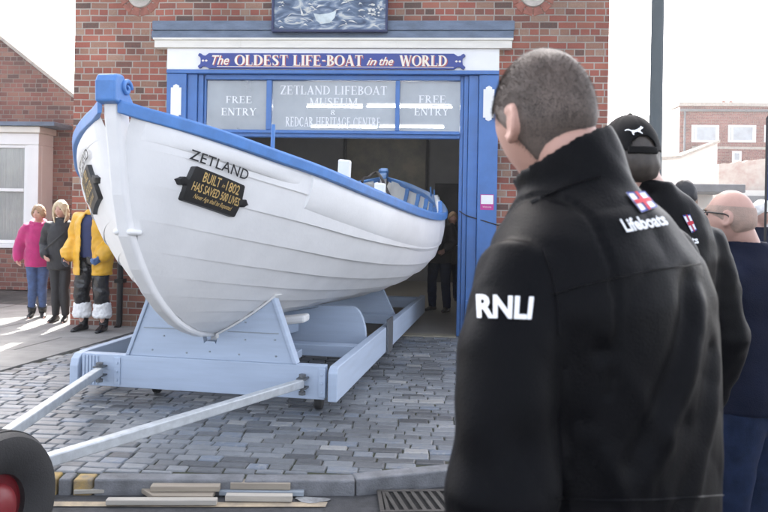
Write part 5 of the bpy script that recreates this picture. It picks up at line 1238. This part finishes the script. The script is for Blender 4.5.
# ---------------------------------------------------------------- the big man in front: back to us, turned to the left
M['seam'] = mat('taped_seam', (0.006, 0.0062, 0.008), 0.4, spec=0.25)
def big_man():
    top_ = dep(549, 53.5, 1.31); gx, gy = dep(601, 300, 1.25).x, dep(601, 300, 1.25).y
    gz = road_z(gx, gy); H = top_.z - gz + .004
    s = Fig(H, stoop=.05, head_yaw=-16, head_pitch=7, head_fwd=.035, kx=1.0, up=.05)
    yaw = 46
    root = person((gx, gy, gz), yaw, 'tall man with cropped thinning hair in black lettered lifeboat jacket, nearest of all')
    # put the head where it stands in the photo
    inv = Matrix.Rotation(R(-yaw), 3, 'Z'); hc = inv @ (dep(543, 118, 1.31) - V3((gx, gy, gz))); s.hc = V3((hc.x, hc.y, s.H - .118 * 1.0)); s.kh = 1.0
    s.el = {1: V3((.30, .04, 1.26)), -1: V3((-.285, -.02, 1.225))}; s.wr = {1: V3((.22, .24, 1.08)), -1: V3((-.25, .10, .96))}
    k = s.k
    s.sh = {1: V3((.19, .02, 1.50)), -1: V3((-.185, .02, 1.49))}; m = s.body(.0055, True, 2, ez=-.016); put(m, 'body', M['skin'], root)
    # jacket
    s.sh = {1: V3((.222, .02, 1.55)), -1: V3((-.195, .02, 1.525))}
    J = MB()
    secs = [(.90, .235, .165, .012, 0), (1.00, .235, .168, .012, 0), (1.12, .230, .164, .012, 0), (1.27, .230, .162, .012, 0), (1.40, .234, .160, .010, .005), (1.48, .238, .156, .010, .008), (1.54, .226, .142, .010, .012), (1.58, .202, .126, 0, .02), (1.615, .160, .113, -.006, .02), (1.65, .108, .095, -.014, .03), (1.68, .08, .08, -.018, .035)]
    J.loft([[V3((cx + rx * abs(math.cos(t)) ** .85 * (1 if math.cos(t) > 0 else -1), cy + ry * abs(math.sin(t)) ** .85 * (1 if math.sin(t) > 0 else -1), z)) for t in [2 * math.pi * j / 40 for j in range(40)]] for z, rx, ry, cx, cy in secs])
    for sd in (1, -1):
        a, e, w_ = s.sh[sd], s.el[sd], s.wr[sd]
        J.tube([s.chest * .45 + a * .55 + V3((0, 0, -.01)), a + V3((-sd * .012, 0, -.02)), a * .6 + e * .4 + V3((sd * .004, 0, 0)), e + V3((0, -.008, 0)), e * .5 + w_ * .5, e * .05 + w_ * .95], [.088, .084, .080, .075, .068, .056], 26, round_ends=True)
    # stand-up collar round the leaning neck
    cb = V3((-.016, .034, 1.655)); ct = V3((s.hc.x * .62 - .012, s.hc.y * .62, 1.722))
    def ringc(c, r_, tilt, w_=1.0): return [c + V3((r_ * w_ * math.cos(t), r_ * math.sin(t), tilt * math.sin(t) + (tilt * .5 * -math.cos(t) if tilt < -.025 else 0))) for t in [2 * math.pi * j / 40 for j in range(40)]]
    J.loft([ringc(cb - V3((0, 0, .05)), .098, -.02, 1.05), ringc(cb, .088, -.02, 1.0), ringc(cb * .5 + ct * .5, .086, -.035), ringc(ct, .083, -.042), ringc(ct + V3((0, 0, .004)), .079, -.042), ringc(ct, .076, -.042), ringc(cb * .5 + ct * .5, .074, -.035), ringc(cb - V3((0, 0, .02)), .07, -.02)], True)
    jm = remesh(J, .0065, 12)
    def fold(c, n):
        d = 0
        # pulls from the shoulder blade to the waist, softened sleeves, elbow creases
        for (ax, ay, az), (bx, by, bz), w_, h in (((.06, -.15, 1.50), (-.10, -.14, 1.24), 0.022, 0.017), ((.12, -.14, 1.38), (-.04, -.15, 1.12), 0.019, 0.016), ((.17, -.10, 1.42), (.10, -.13, 1.05), 0.022, 0.015), ((-.14, -.11, 1.40), (-.05, -.15, 1.26), 0.016, 0.014), ((.02, -.15, 1.28), (-.16, -.1, 1.05), 0.017, 0.014), ((.14, -.12, 1.15), (-.06, -.15, .98), 0.022, 0.014), ((-.17, -.1, 1.3), (-.1, -.14, 1.12), 0.014, 0.012)):
            A_, B_ = V3((ax, ay, az)), V3((bx, by, bz)); t = max(0, min(1, (c - A_).dot(B_ - A_) / (B_ - A_).length_squared)); r_ = (c - (A_ + (B_ - A_) * t)).length
            d += h * math.exp(-(r_ / w_) ** 2) * math.sin(math.pi * (.1 + .85 * t))
            r2 = (c + V3((.028, 0, -.024)) - (A_ + (B_ - A_) * t)).length; d -= .7 * h * math.exp(-(r2 / w_) ** 2)
        d += .004 * noise.noise(V3((c.x * 7, c.y * 7, c.z * 6))) + .0022 * noise.noise(V3((c.x * 16 + c.z * 9, c.y * 16, c.z * 12)))
        if abs(c.x) > .2: d += .005 * math.sin(c.z * 62 + 5 * noise.noise(c * 6)) * math.exp(-((c.z - s.el[-1].z - .01) / .10) ** 2)
        if abs(c.z - .985) < .006: d -= .004
        d += .0045 * (abs(noise.noise(V3((c.x * 9 + c.z * 7, c.y * 9, c.z * 5 - c.x * 6)))) ** .7 - .4)
        for sd in (-1, 1):                                    # armhole seams
            A_ = s.sh[sd]; r_ = (c - (A_ + V3((-sd * .045, -.02, -.07)))); 
            if c.z > 1.36 and abs(r_.x + sd * .02 * 0 + (c.z - 1.45) * sd * .12) < .0055: d -= .004
        return n * d
    displace(jm, fold); jo = put(jm, 'jacket', M['jacket'], root)
    q = MB(); zt = [(a, b) for a, b in ((0, .0),)]
    tr_ = s.legs(.02, .02); put(tr_, 'trousers', M['denim'], root); s.shoes(root, M['shoe'])
    # cropped hair: a stubbled scalp and many short strands, thin at the crown
    s.hair(root, M['scalp'], .004, .50, -.80, 3, .0008, 'scalp', -.14)
    q = MB(); rnd = random.Random(4)
    for n_ in range(48000):
        a = math.asin(rnd.uniform(-.82, .995)); l = rnd.uniform(0, 2 * math.pi); ll = abs(math.atan2(math.sin(l), math.cos(l))); t = ll / math.pi; sz = math.sin(a)
        lim = .50 + (-.14 - .50) * min(1, t / .42) if t < .42 else -.14 + (-.78 + .14) * min(1, (t - .42) / .25)
        if sz < lim + rnd.uniform(0, .10): continue
        if abs(t - .47) < .045 and sz < .12: continue
        cr = (head_point(a, l) - V3((.018, -.052, .103))).length
        if cr < .065 and rnd.random() < (1 - cr / .065) * .95: continue
        p = head_point(a, l); nrm = p.normalized(); wb_ = min(1, max(0, (p.z - .03) / .07)); g = V3((0, -.4, -1.0)) * (1 - wb_) + V3((.3 * p.x / .08, .2, -.1)) * wb_; g = (g - nrm * g.dot(nrm)); g = g.normalized() if g.length > 1e-6 else V3((0, 1, 0))
        L_ = .0075 * (0.45 + .55 * min(1, max(0, (sz + .55) / .7))) * rnd.uniform(.6, 1.2); dr = (nrm * .55 + g * .8 + V3((rnd.gauss(0, .25), rnd.gauss(0, .25), rnd.gauss(0, .25)))).normalized(); sd_ = dr.cross(nrm).normalized() * .00036
        b = s.hc + s.rot @ (p + nrm * .003); R3 = s.rot
        q.add([b + R3 @ sd_, b - R3 @ sd_, b + R3 @ (dr * L_)], [(0, 1, 2)])
    q.build('hair', M['hair_brown'], root)
    # marks on the jacket
    f = quadmap([(478.5, 317.5), (531, 319), (533.5, 298), (477.5, 295.5)]); q = MB(); put_text(q, 'RNLI', f, 0, 1, 0, 1, bold=.035); subdivide_mb(q, 1); decal(root, jm, 'sleeve_lettering', M['lettering_white'], q, .003)
    f = quadmap([(626, 233.5), (668, 225.5), (659, 213), (618, 219.5)]); q = MB(); put_text(q, 'Lifeboats', f, 0, 1, .08, .85, bold=.03); subdivide_mb(q, 1); decal(root, jm, 'back_lettering', M['lettering_white'], q, .003)
    def seam(nm, pts, w_=.85):
        P = []
        for (x0, y0), (x1, y1) in zip(pts, pts[1:]):
            for i in range(12): P.append((x0 + (x1 - x0) * i / 12, y0 + (y1 - y0) * i / 12))
        P.append(pts[-1]); q = MB(); vs = []
        for i, (x, y) in enumerate(P):
            a, b = P[max(0, i - 1)], P[min(len(P) - 1, i + 1)]; dx, dy = b[0] - a[0], b[1] - a[1]; l = math.hypot(dx, dy); nx, ny = -dy / l * w_, dx / l * w_
            vs += [V3((x + nx, y + ny, -.004)), V3((x, y, .002)), V3((x - nx, y - ny, -.004))]
        q.add(vs, [(3 * i + k, 3 * i + 3 + k, 3 * i + 4 + k, 3 * i + 1 + k) for i in range(len(P) - 1) for k in (0, 1)]); o = decal(root, jm, nm, M['seam'], q, .002); o.parent = jo; return o
    seam('yoke_seam', [(552, 295), (575, 288), (606, 280), (650, 271), (700, 264)])
    seam('armhole_seam', [(543, 250), (552, 275), (557, 305), (559, 335)])
    seam('hem_seam', [(556, 498), (600, 500), (660, 499), (722, 495)])
    seam('collar_seam', [(531, 203), (545, 196), (575, 184), (600, 177)])
    flagpatch(root, jm, [(640, 213.5), (656, 208), (643, 192.5), (624.5, 193.5)])
    return s
big_man()

# ---------------------------------------------------------------- man in the black cap
def cap_man():
    c = dep(628, 142, 2.42); gx, gy = dep(653, 300, 2.45).x, dep(653, 300, 2.45).y; gz = road_z(gx, gy); yaw = 24
    top_ = dep(630, 121, 2.42).z; s = Fig(top_ - gz, stoop=.04, head_yaw=-14, head_fwd=.02, up=.055)
    root = person((gx, gy, gz), yaw, 'man in black baseball cap and black jacket seen from behind, beside the lamp post')
    inv = Matrix.Rotation(R(-yaw), 3, 'Z'); h = inv @ (c - V3((gx, gy, gz))); s.hc = V3((h.x, h.y, s.H - .136)); s.kh = 1.10
    for sd in (1, -1): s.sh[sd] = s.sh[sd] + V3((0, 0, -.05)); s.el[sd].z -= .04
    put(s.body(.009), 'body', M['skin_pink'], root)
    jm = s.top(.035, .80, .93, .011, 1.04, .075, seed=11, crease=.008); put(jm, 'jacket', M['jacket'], root)
    put(s.legs(seed=2), 'trousers', M['navy'], root); s.shoes(root, M['shoe']); s.hair(root, M['hair_brown'], .010, .45, -.55, 9, .004)
    # cap: six panel crown with an opening and strap at the back, peak forward
    q = MB(); nl, na = 140, 60; idx = {}
    for i in range(na + 1):
        a = R(8) + (math.pi / 2 - R(8)) * i / na
        for j in range(nl):
            l = 2 * math.pi * j / nl; back = abs(math.atan2(math.sin(l - math.pi), math.cos(l - math.pi)))
            p = head_point(a, l, s.kh); p = V3((p.x * 1.15, p.y * 1.11, p.z * 1.10 + .012)); seam = .0014 * abs(math.cos(3 * l)) ** 14
            if (back / .46) ** 2 + ((a - R(6)) / R(21)) ** 2 < 1: continue
            idx[i, j] = len(q.v); q.v.append(s.hc + s.rot @ (p + p.normalized() * (.002 - seam)))
    for i in range(na):
        for j in range(nl):
            t = [(i, j), (i, (j + 1) % nl), (i + 1, (j + 1) % nl), (i + 1, j)]
            if all(u in idx for u in t): q.f.append(tuple(idx[u] for u in t)); q.mi.append(0)
    cp_ = q.build('cap', M['cap_cloth'], root, True); so = cp_.modifiers.new('t', 'SOLIDIFY'); so.thickness = .004
    q = MB(); q.ell(s.hc + s.rot @ V3((0, -.012, .156)), (.008, .008, .005), 10); q.build('button', M['cap_cloth'], cp_, True)
    q = MB(); st = []
    for i in range(15):
        l = math.pi + R(-30 + 60 * i / 14); p = head_point(R(10), l, s.kh); st.append(s.hc + s.rot @ V3((p.x * 1.17, p.y * 1.13, p.z + .010)))
    q.tube(st, [(.002, .011)] * 15, 8, ref=(0, 0, 1)); q.build('strap', M['cap_cloth'], cp_, True)
    q = MB(); rings = []
    for i in range(9):
        l = R(-55 + 110 * i / 8); r_ = .070 * math.cos(l * .9); b = head_point(R(12), l, s.kh); b = V3((b.x * 1.13, b.y * 1.1, .036)); o = b + V3((b.x * .10, r_, -.022 - .03 * (b.x / .08) ** 2)); rings.append([s.hc + s.rot @ p for p in (b, o, o - V3((0, 0, .004)), b - V3((0, 0, .004)))])
    q.loft(rings); q.build('peak', M['cap_cloth'], cp_, True, auto=40)
    # small white leaping cat on the back panel
    cat = [(0, .35), (.10, .50), (.22, .55), (.38, .47), (.55, .50), (.68, .62), (.80, .80), (.86, .98), (.91, .90), (1, .86), (.98, .74), (.90, .66), (.84, .52), (.90, .40), (.99, .30), (.97, .22), (.84, .32), (.72, .38), (.58, .30), (.52, .15), (.56, .02), (.48, .0), (.42, .16), (.40, .32), (.26, .40), (.14, .40), (.05, .30)]
    f = quadmap([(625, 134.5), (642, 137), (642.5, 127), (625, 125.5)]); q = MB(); cx = [(x, y) for x, y in cat]
    bm = bmesh.new(); fc = bm.faces.new([bm.verts.new((x, y, 0)) for x, y in cx]); r_ = bmesh.ops.triangulate(bm, faces=[fc]); bm.verts.index_update(); q.add([f(v.co.x, v.co.y, 0) for v in bm.verts], [tuple(v.index for v in t.verts) for t in bm.faces]); bm.free()
    o = decal(root, cp_.data, 'leaping_cat_mark', M['lettering_white'], q, .006); o.parent = cp_
    flagpatch(root, jm, [(691, 233), (696, 230), (689, 214.5), (682, 215.5)])
    f = quadmap([(668, 247), (698.5, 243.5), (696, 236), (665, 239)]); q = MB(); put_text(q, 'Lifeboats', f, 0, 1, .05, .9, bold=.03); decal(root, jm, 'back_lettering', M['lettering_white'], q, .003)
cap_man()

# ---------------------------------------------------------------- bald man with glasses
def bald_man():
    c = dep(730, 216, 2.9); gx, gy = dep(750, 300, 2.9).x, dep(750, 300, 2.9).y; gz = road_z(gx, gy); yaw = 40
    top_ = dep(731, 190, 2.9).z; s = Fig(top_ - gz, stoop=.05, head_yaw=12, head_pitch=-4, head_fwd=.02, up=.035)
    root = person((gx, gy, gz), yaw, 'bald man with black glasses in navy jumper and jeans at the right edge')
    inv = Matrix.Rotation(R(-yaw), 3, 'Z'); h = inv @ (c - V3((gx, gy, gz))); s.hc = V3((h.x, h.y, s.H - .110)); s.kh = .93
    s.el[-1] = V3((-.27, .02, 1.16)); s.wr[-1] = V3((-.16, .20, 1.02))
    put(s.body(.007), 'body', M['skin_pink'], root); put(s.top(.03, .90, .94, .011, 1.03, .05, seed=5, crease=.006), 'jumper', M['navy'], root)
    put(s.legs(.02, seed=7), 'jeans', M['denim'], root); s.shoes(root, M['shoe'])
    s.hair(root, M['hair_grey'], .0035, .22, -.55, 4, .001, 'hair', -.05, crown=.42); s.eyes(root)
    q = MB(); T = lambda x, y, z: s.hc + s.rot @ (V3((x, y, z)) * s.kh)
    for sx in (1, -1):
        q.tube([T(sx * .058, .083, .018), T(sx * .078, .055, .020), T(sx * .083, .0, .018), T(sx * .082, -.018, .012), T(sx * .079, -.03, -.012)], .0028, 8)
        q.tube([T(sx * (.035 + .024 * math.cos(t)), .104 - .014 * abs(math.cos(t) + .2 * sx * 0), .010 + .018 * math.sin(t)) for t in [2 * math.pi * i / 16 for i in range(17)]], .0024, 8)
    q.tube([T(-.011, .105, .014), T(0, .108, .017), T(.011, .105, .014)], .0022, 8); q.build('glasses', M['black'], root, True)
bald_man()

def simple_person(px, pz_, d, H, yaw, label, outfit, ground=None, **kw):
    b = dep(px, pz_, d); gz = ground if ground is not None else (road_z(b.x, b.y) if b.y < kerb_y(b.x) else 0.0)
    s = Fig(H, **kw); root = person((b.x, b.y, gz), yaw, label); return s, root
# ---------------------------------------------------------------- black beanie
def beanie():
    d = 6.6; c = dep(683, 195, d); s, root = simple_person(686, 260, d, dep(683, 181.5, d).z + .125, 8, 'person in black knitted beanie and dark coat seen from behind past the capped man', 0, ground=-.13)
    s.hc.z = s.H - .125 + .0; put(s.body(.011), 'body', M['skin'], root); put(s.top(.04, .72, .95, .014, 1.05, .05, seed=3), 'coat', M['black_coat'], root); put(s.legs(), 'trousers', M['denim'], root); s.shoes(root, M['shoe'])
    o = s.hair(root, M['black_coat'], .022, .25, -.42, 2, .003, 'beanie', -.25)
beanie()
def white_hair():
    d = 7.4; s, root = simple_person(757, 260, d, dep(757, 201, d).z + .125, 205, 'old man with white hair and ruddy face facing the camera beside the navy banner', 0, ground=-.13)
    put(s.body(.009), 'body', M['skin_pink'], root); put(s.top(.03, .78, .95, .014, 1.03, .05, seed=8), 'coat', M['navy'], root); put(s.legs(), 'trousers', M['denim'], root); s.shoes(root, M['shoe']); s.hair(root, M['hair_white'], .018, .5, -.5, 6, .008); s.eyes(root)
white_hair()
# ---------------------------------------------------------------- three people by the pier on the left
def yellow_man():
    p = onz(92, 331, .012); s = Fig(1.80, head_yaw=-12, head_pitch=2, stance=.13)
    root = person((p.x, p.y, .012), 174, 'man in open yellow oilskin coat over navy tee, black waders with white tops')
    s.el = {1: V3((.29, -.06, 1.17)), -1: V3((-.29, -.05, 1.17))}; s.wr = {1: V3((.31, .10, .96)), -1: V3((-.22, .18, .98))}
    s.hand_curl = {1: .7, -1: .75}
    put(s.body(.0075), 'body', M['skin'], root); put(s.top(.008, .92, .25, .012, 1, .0, seed=1, crease=.004), 'tee_shirt', M['tshirt'], root)
    coat = s.top(.075, .70, .86, .013, 1.10, .05, cuff=.014, seed=4, crease=.013, open_front=True); co = put(coat, 'coat', M['oilskin'], root)
    put(s.legs(.024, .10, seed=3, widen=1.15, crease=.014), 'waders', M['pvc'], root)
    for sd in (1, -1):
        q = MB(); kn = s.knee[sd] * .42 + s.ank[sd] * .58; q.tube([kn + V3((0, 0, .115)), kn + V3((0, 0, .09)), kn + V3((0, 0, -.06)), kn + V3((0, 0, -.09))], [.088, .108, .118, .10], 22); me = remesh(q, .011, 1); displace(me, lambda c, n: n * (.012 * noise.noise(c * 22) + .008 * noise.noise(c * 48))); put(me, 'boot_top', M['fleece'], root)
    s.shoes(root, M['pvc'], .34, 'boot')
    for sd, mm in ((1, M['glove_dark']), (-1, M['glove_blue'])):
        q = MB(); add_hand(q, s.wr[sd], s.wr[sd] - s.el[sd], s.palm[sd], -sd if s.palm[sd].dot(V3((-sd, 0, 0))) > 0 else sd, 1.18, s.hand_curl[sd]); q.tube([s.wr[sd] - (s.wr[sd] - s.el[sd]).normalized() * .07, s.wr[sd], s.wr[sd] + (s.wr[sd] - s.el[sd]).normalized() * .03], [.045, .04, .036], 16, round_ends=True)
        put(remesh(q, .006, 1), 'glove', mm, root)
    s.hair(root, M['ginger'], .02, .45, -.4, 5, .01); s.eyes(root)
    q = MB(); T = lambda x, z: V3((x, .16, z)); q.add([T(-.05, 1.30), T(.05, 1.30), T(.03, 1.325), T(.0, 1.35), T(-.03, 1.325)], [(0, 1, 2, 3, 4)]); q.add([T(-.06, 1.275), T(.06, 1.275), T(.06, 1.288), T(-.06, 1.288)], [(0, 1, 2, 3)])
    q.v = [V3((-v.x, .142, v.z)) for v in q.v]; q.build('chest_badge', M['lettering_white'], root)
yellow_man()
def women():
    p = onz(60, 321.5, .012); s = Fig(1.66, head_yaw=-8, female=True, stance=.06)
    root = person((p.x, p.y, .012), 188, 'woman with pale blonde hair in black coat and trousers, left of the oilskin man')
    s.el = {1: V3((.235, -.05, 1.06)), -1: V3((-.235, -.05, 1.06))}; s.wr = {1: V3((.17, .12, .93)), -1: V3((-.17, .12, .93))}
    put(s.body(.0085), 'body', M['skin'], root); put(s.top(.045, .76, 1.0, .012, 1.06, .05, seed=14, crease=.01), 'coat', M['black_coat'], root); put(s.legs(.006, .0, seed=1, crease=.004), 'trousers', M['black_coat'], root); s.shoes(root, M['shoe']); s.eyes(root)
    s.hair(root, M['hair_blond'], .028, .52, -.7, 8, .008, 'hair', -.6)
    q = MB()
    for sx in (-1, 1):
        for k in range(5): q.tube([s.hc + V3((sx * (.07 + .004 * k), -.05 + .022 * k, .02)), s.hc + V3((sx * (.088 + .003 * (k % 2)), -.05 + .02 * k, -.08)), s.hc + V3((sx * (.085 - .006 * k), -.03 + .02 * k, -.17 - .012 * (k % 3)))], [.018, .018, .008], 8, round_ends=True)
    put(remesh(q, .007, 1), 'long_hair', M['hair_blond'], root)
    q = MB(); q.tube([V3((-.20, .04, 1.36)), V3((-.05, .17, 1.2)), V3((.16, .17, 1.0))], [(.012, .004)] * 3, 8, ref=(0, 1, 0)); q.build('bag_strap', M['black'], root, True)
    p = onz(37, 317, .012); s = Fig(1.60, head_yaw=-22, female=True, stance=.07)
    root = person((p.x, p.y, .012), 205, 'woman in magenta pink fleece and blue jeans, outermost on the left')
    s.el = {1: V3((.245, -.06, 1.05)), -1: V3((-.225, -.04, 1.05))}; s.wr = {1: V3((.26, .0, .86)), -1: V3((-.17, .13, .93))}
    put(s.body(.0085), 'body', M['skin'], root); put(s.top(.045, .80, 1.05, .012, 1.05, .0, seed=24, crease=.011), 'fleece', M['pink_coat'], root); put(s.legs(.006, .02, seed=5, crease=.004), 'jeans', M['jeans'], root); s.shoes(root, M['shoe'], .16); s.eyes(root)
    q = MB(); q.tube([s.nb + V3((.09, .02, .0)), s.nb + V3((.07, -.07, .02)), s.nb + V3((0, -.11, .02)), s.nb + V3((-.07, -.07, .02)), s.nb + V3((-.09, .02, 0)), s.nb + V3((-.05, .085, -.03)), s.nb + V3((.05, .085, -.03)), s.nb + V3((.09, .02, .0))], [.036, .046, .052, .046, .036, .028, .028, .036], 14); put(remesh(q, .009, 2), 'hood', M['pink_coat'], root)
    s.hair(root, M['hair_fair'], .022, .5, -.65, 3, .007, 'hair', -.5)
women()
# ---------------------------------------------------------------- two figures in the dark of the doorway
def doorway():
    p = onz(439, 311, 0.004); s = Fig(1.72, head_yaw=15, stance=.13); root = person((p.x, p.y, .004), 150, 'man in dark jacket and trousers standing inside the museum doorway past the stern')
    s.wr[1] = V3((.24, .16, .95)); s.wr[-1] = V3((-.20, .18, 1.02))
    put(s.body(.009), 'body', M['skin'], root); put(s.top(.04, .80, .92, .014, 1.03, .05, seed=31), 'jacket', M['black_coat'], root); put(s.legs(), 'trousers', M['denim'], root); s.shoes(root, M['shoe']); s.hair(root, M['hair_brown'], .012, .45, -.5, 2); s.eyes(root)
    p = dep(452, 240, 13.6); s = Fig(1.62, head_yaw=0, female=True); root = person((p.x, p.y, .004), 190, 'dim second figure with pale scarf deeper inside the museum doorway')
    put(s.body(.010), 'body', M['skin'], root); put(s.top(.04, .74, .95, .014, 1.05, .04, seed=41), 'coat', M['black_coat'], root); put(s.legs(), 'trousers', M['denim'], root); s.shoes(root, M['shoe']); s.hair(root, M['hair_fair'], .02, .5, -.6, 2)
    q = MB(); q.tube([s.nb + V3((.075, .05, .0)), s.nb + V3((.0, .10, -.03)), s.nb + V3((-.04, .125, -.15)), s.nb + V3((-.04, .14, -.35))], [(.035, .02)] * 4, 12, ref=(0, 1, 0)); q.build('scarf', M['fleece'], root, True)
doorway()

# ================================================================== the bright air of a back-lit day
hm = bpy.data.materials.new('haze'); N, L = nt(hm); N.remove(N['Principled BSDF']); pv = N.new('ShaderNodeVolumePrincipled'); pv.inputs['Color'].default_value = (.95, .95, .96, 1); pv.inputs['Density'].default_value = 0.0012; pv.inputs['Anisotropy'].default_value = .35
L.new(pv.outputs[0], N['Material Output'].inputs['Volume'])
q = MB(); q.box((-300, -300, -1.3), (300, 300, 11)); hz_o = q.build('haze', hm); hz_o['kind'] = 'stuff'

# ================================================================== light, sky, camera
SUN_EL, SUN_AZ = R(40), R(-6)                       # behind the museum, a little to the left
w = bpy.data.worlds.new('World'); S.world = w; w.use_nodes = True; N = w.node_tree.nodes; L = w.node_tree.links
sk = N.new('ShaderNodeTexSky'); sk.sky_type = 'NISHITA'; sk.sun_disc = False; sk.sun_elevation = SUN_EL; sk.sun_rotation = SUN_AZ; sk.air_density = 0.55; sk.dust_density = 4.0; sk.ozone_density = 0.4
bg = N['Background']; bg.inputs['Strength'].default_value = 0.15; hs = N.new('ShaderNodeHueSaturation'); hs.inputs['Saturation'].default_value = 0.42; L.new(sk.outputs['Color'], hs.inputs['Color']); L.new(hs.outputs['Color'], bg.inputs['Color'])   # thin high cloud takes the blue out
sl = bpy.data.lights.new('sun', 'SUN'); sl.energy = 3.0; sl.angle = R(0.53); sl.color = (1, 0.95, 0.87)
so = bpy.data.objects.new('sun', sl); COL.objects.link(so)
sd = V3((math.sin(SUN_AZ) * math.cos(SUN_EL), math.cos(SUN_AZ) * math.cos(SUN_EL), math.sin(SUN_EL)))
so.rotation_euler = sd.to_track_quat('Z', 'Y').to_euler()
cd = bpy.data.cameras.new('camera'); cam = bpy.data.objects.new('camera', cd); COL.objects.link(cam); S.camera = cam
cd.sensor_fit = 'HORIZONTAL'; cd.sensor_width = 36; cd.lens = 36 * FPX / 768; cd.clip_start = 0.05; cd.clip_end = 3000
rx = RT * math.cos(RHO) + UP * math.sin(RHO); ux = UP * math.cos(RHO) - RT * math.sin(RHO)
mw = Matrix((rx, ux, -FW)).transposed().to_4x4(); mw.translation = CAM; cam.matrix_world = mw
cd.shift_x = 0.0; cd.shift_y = -(256 - CY) / 768
cd.dof.use_dof = True; cd.dof.focus_distance = 6.6; cd.dof.aperture_fstop = 8.0
S.view_settings.view_transform = 'Standard'; S.view_settings.look = 'None'; S.view_settings.exposure = 2.65; S.view_settings.gamma = 1
S.view_settings.use_curve_mapping = False
S.render.engine = 'CYCLES'; S.cycles.max_bounces = 6; S.cycles.use_denoising = True
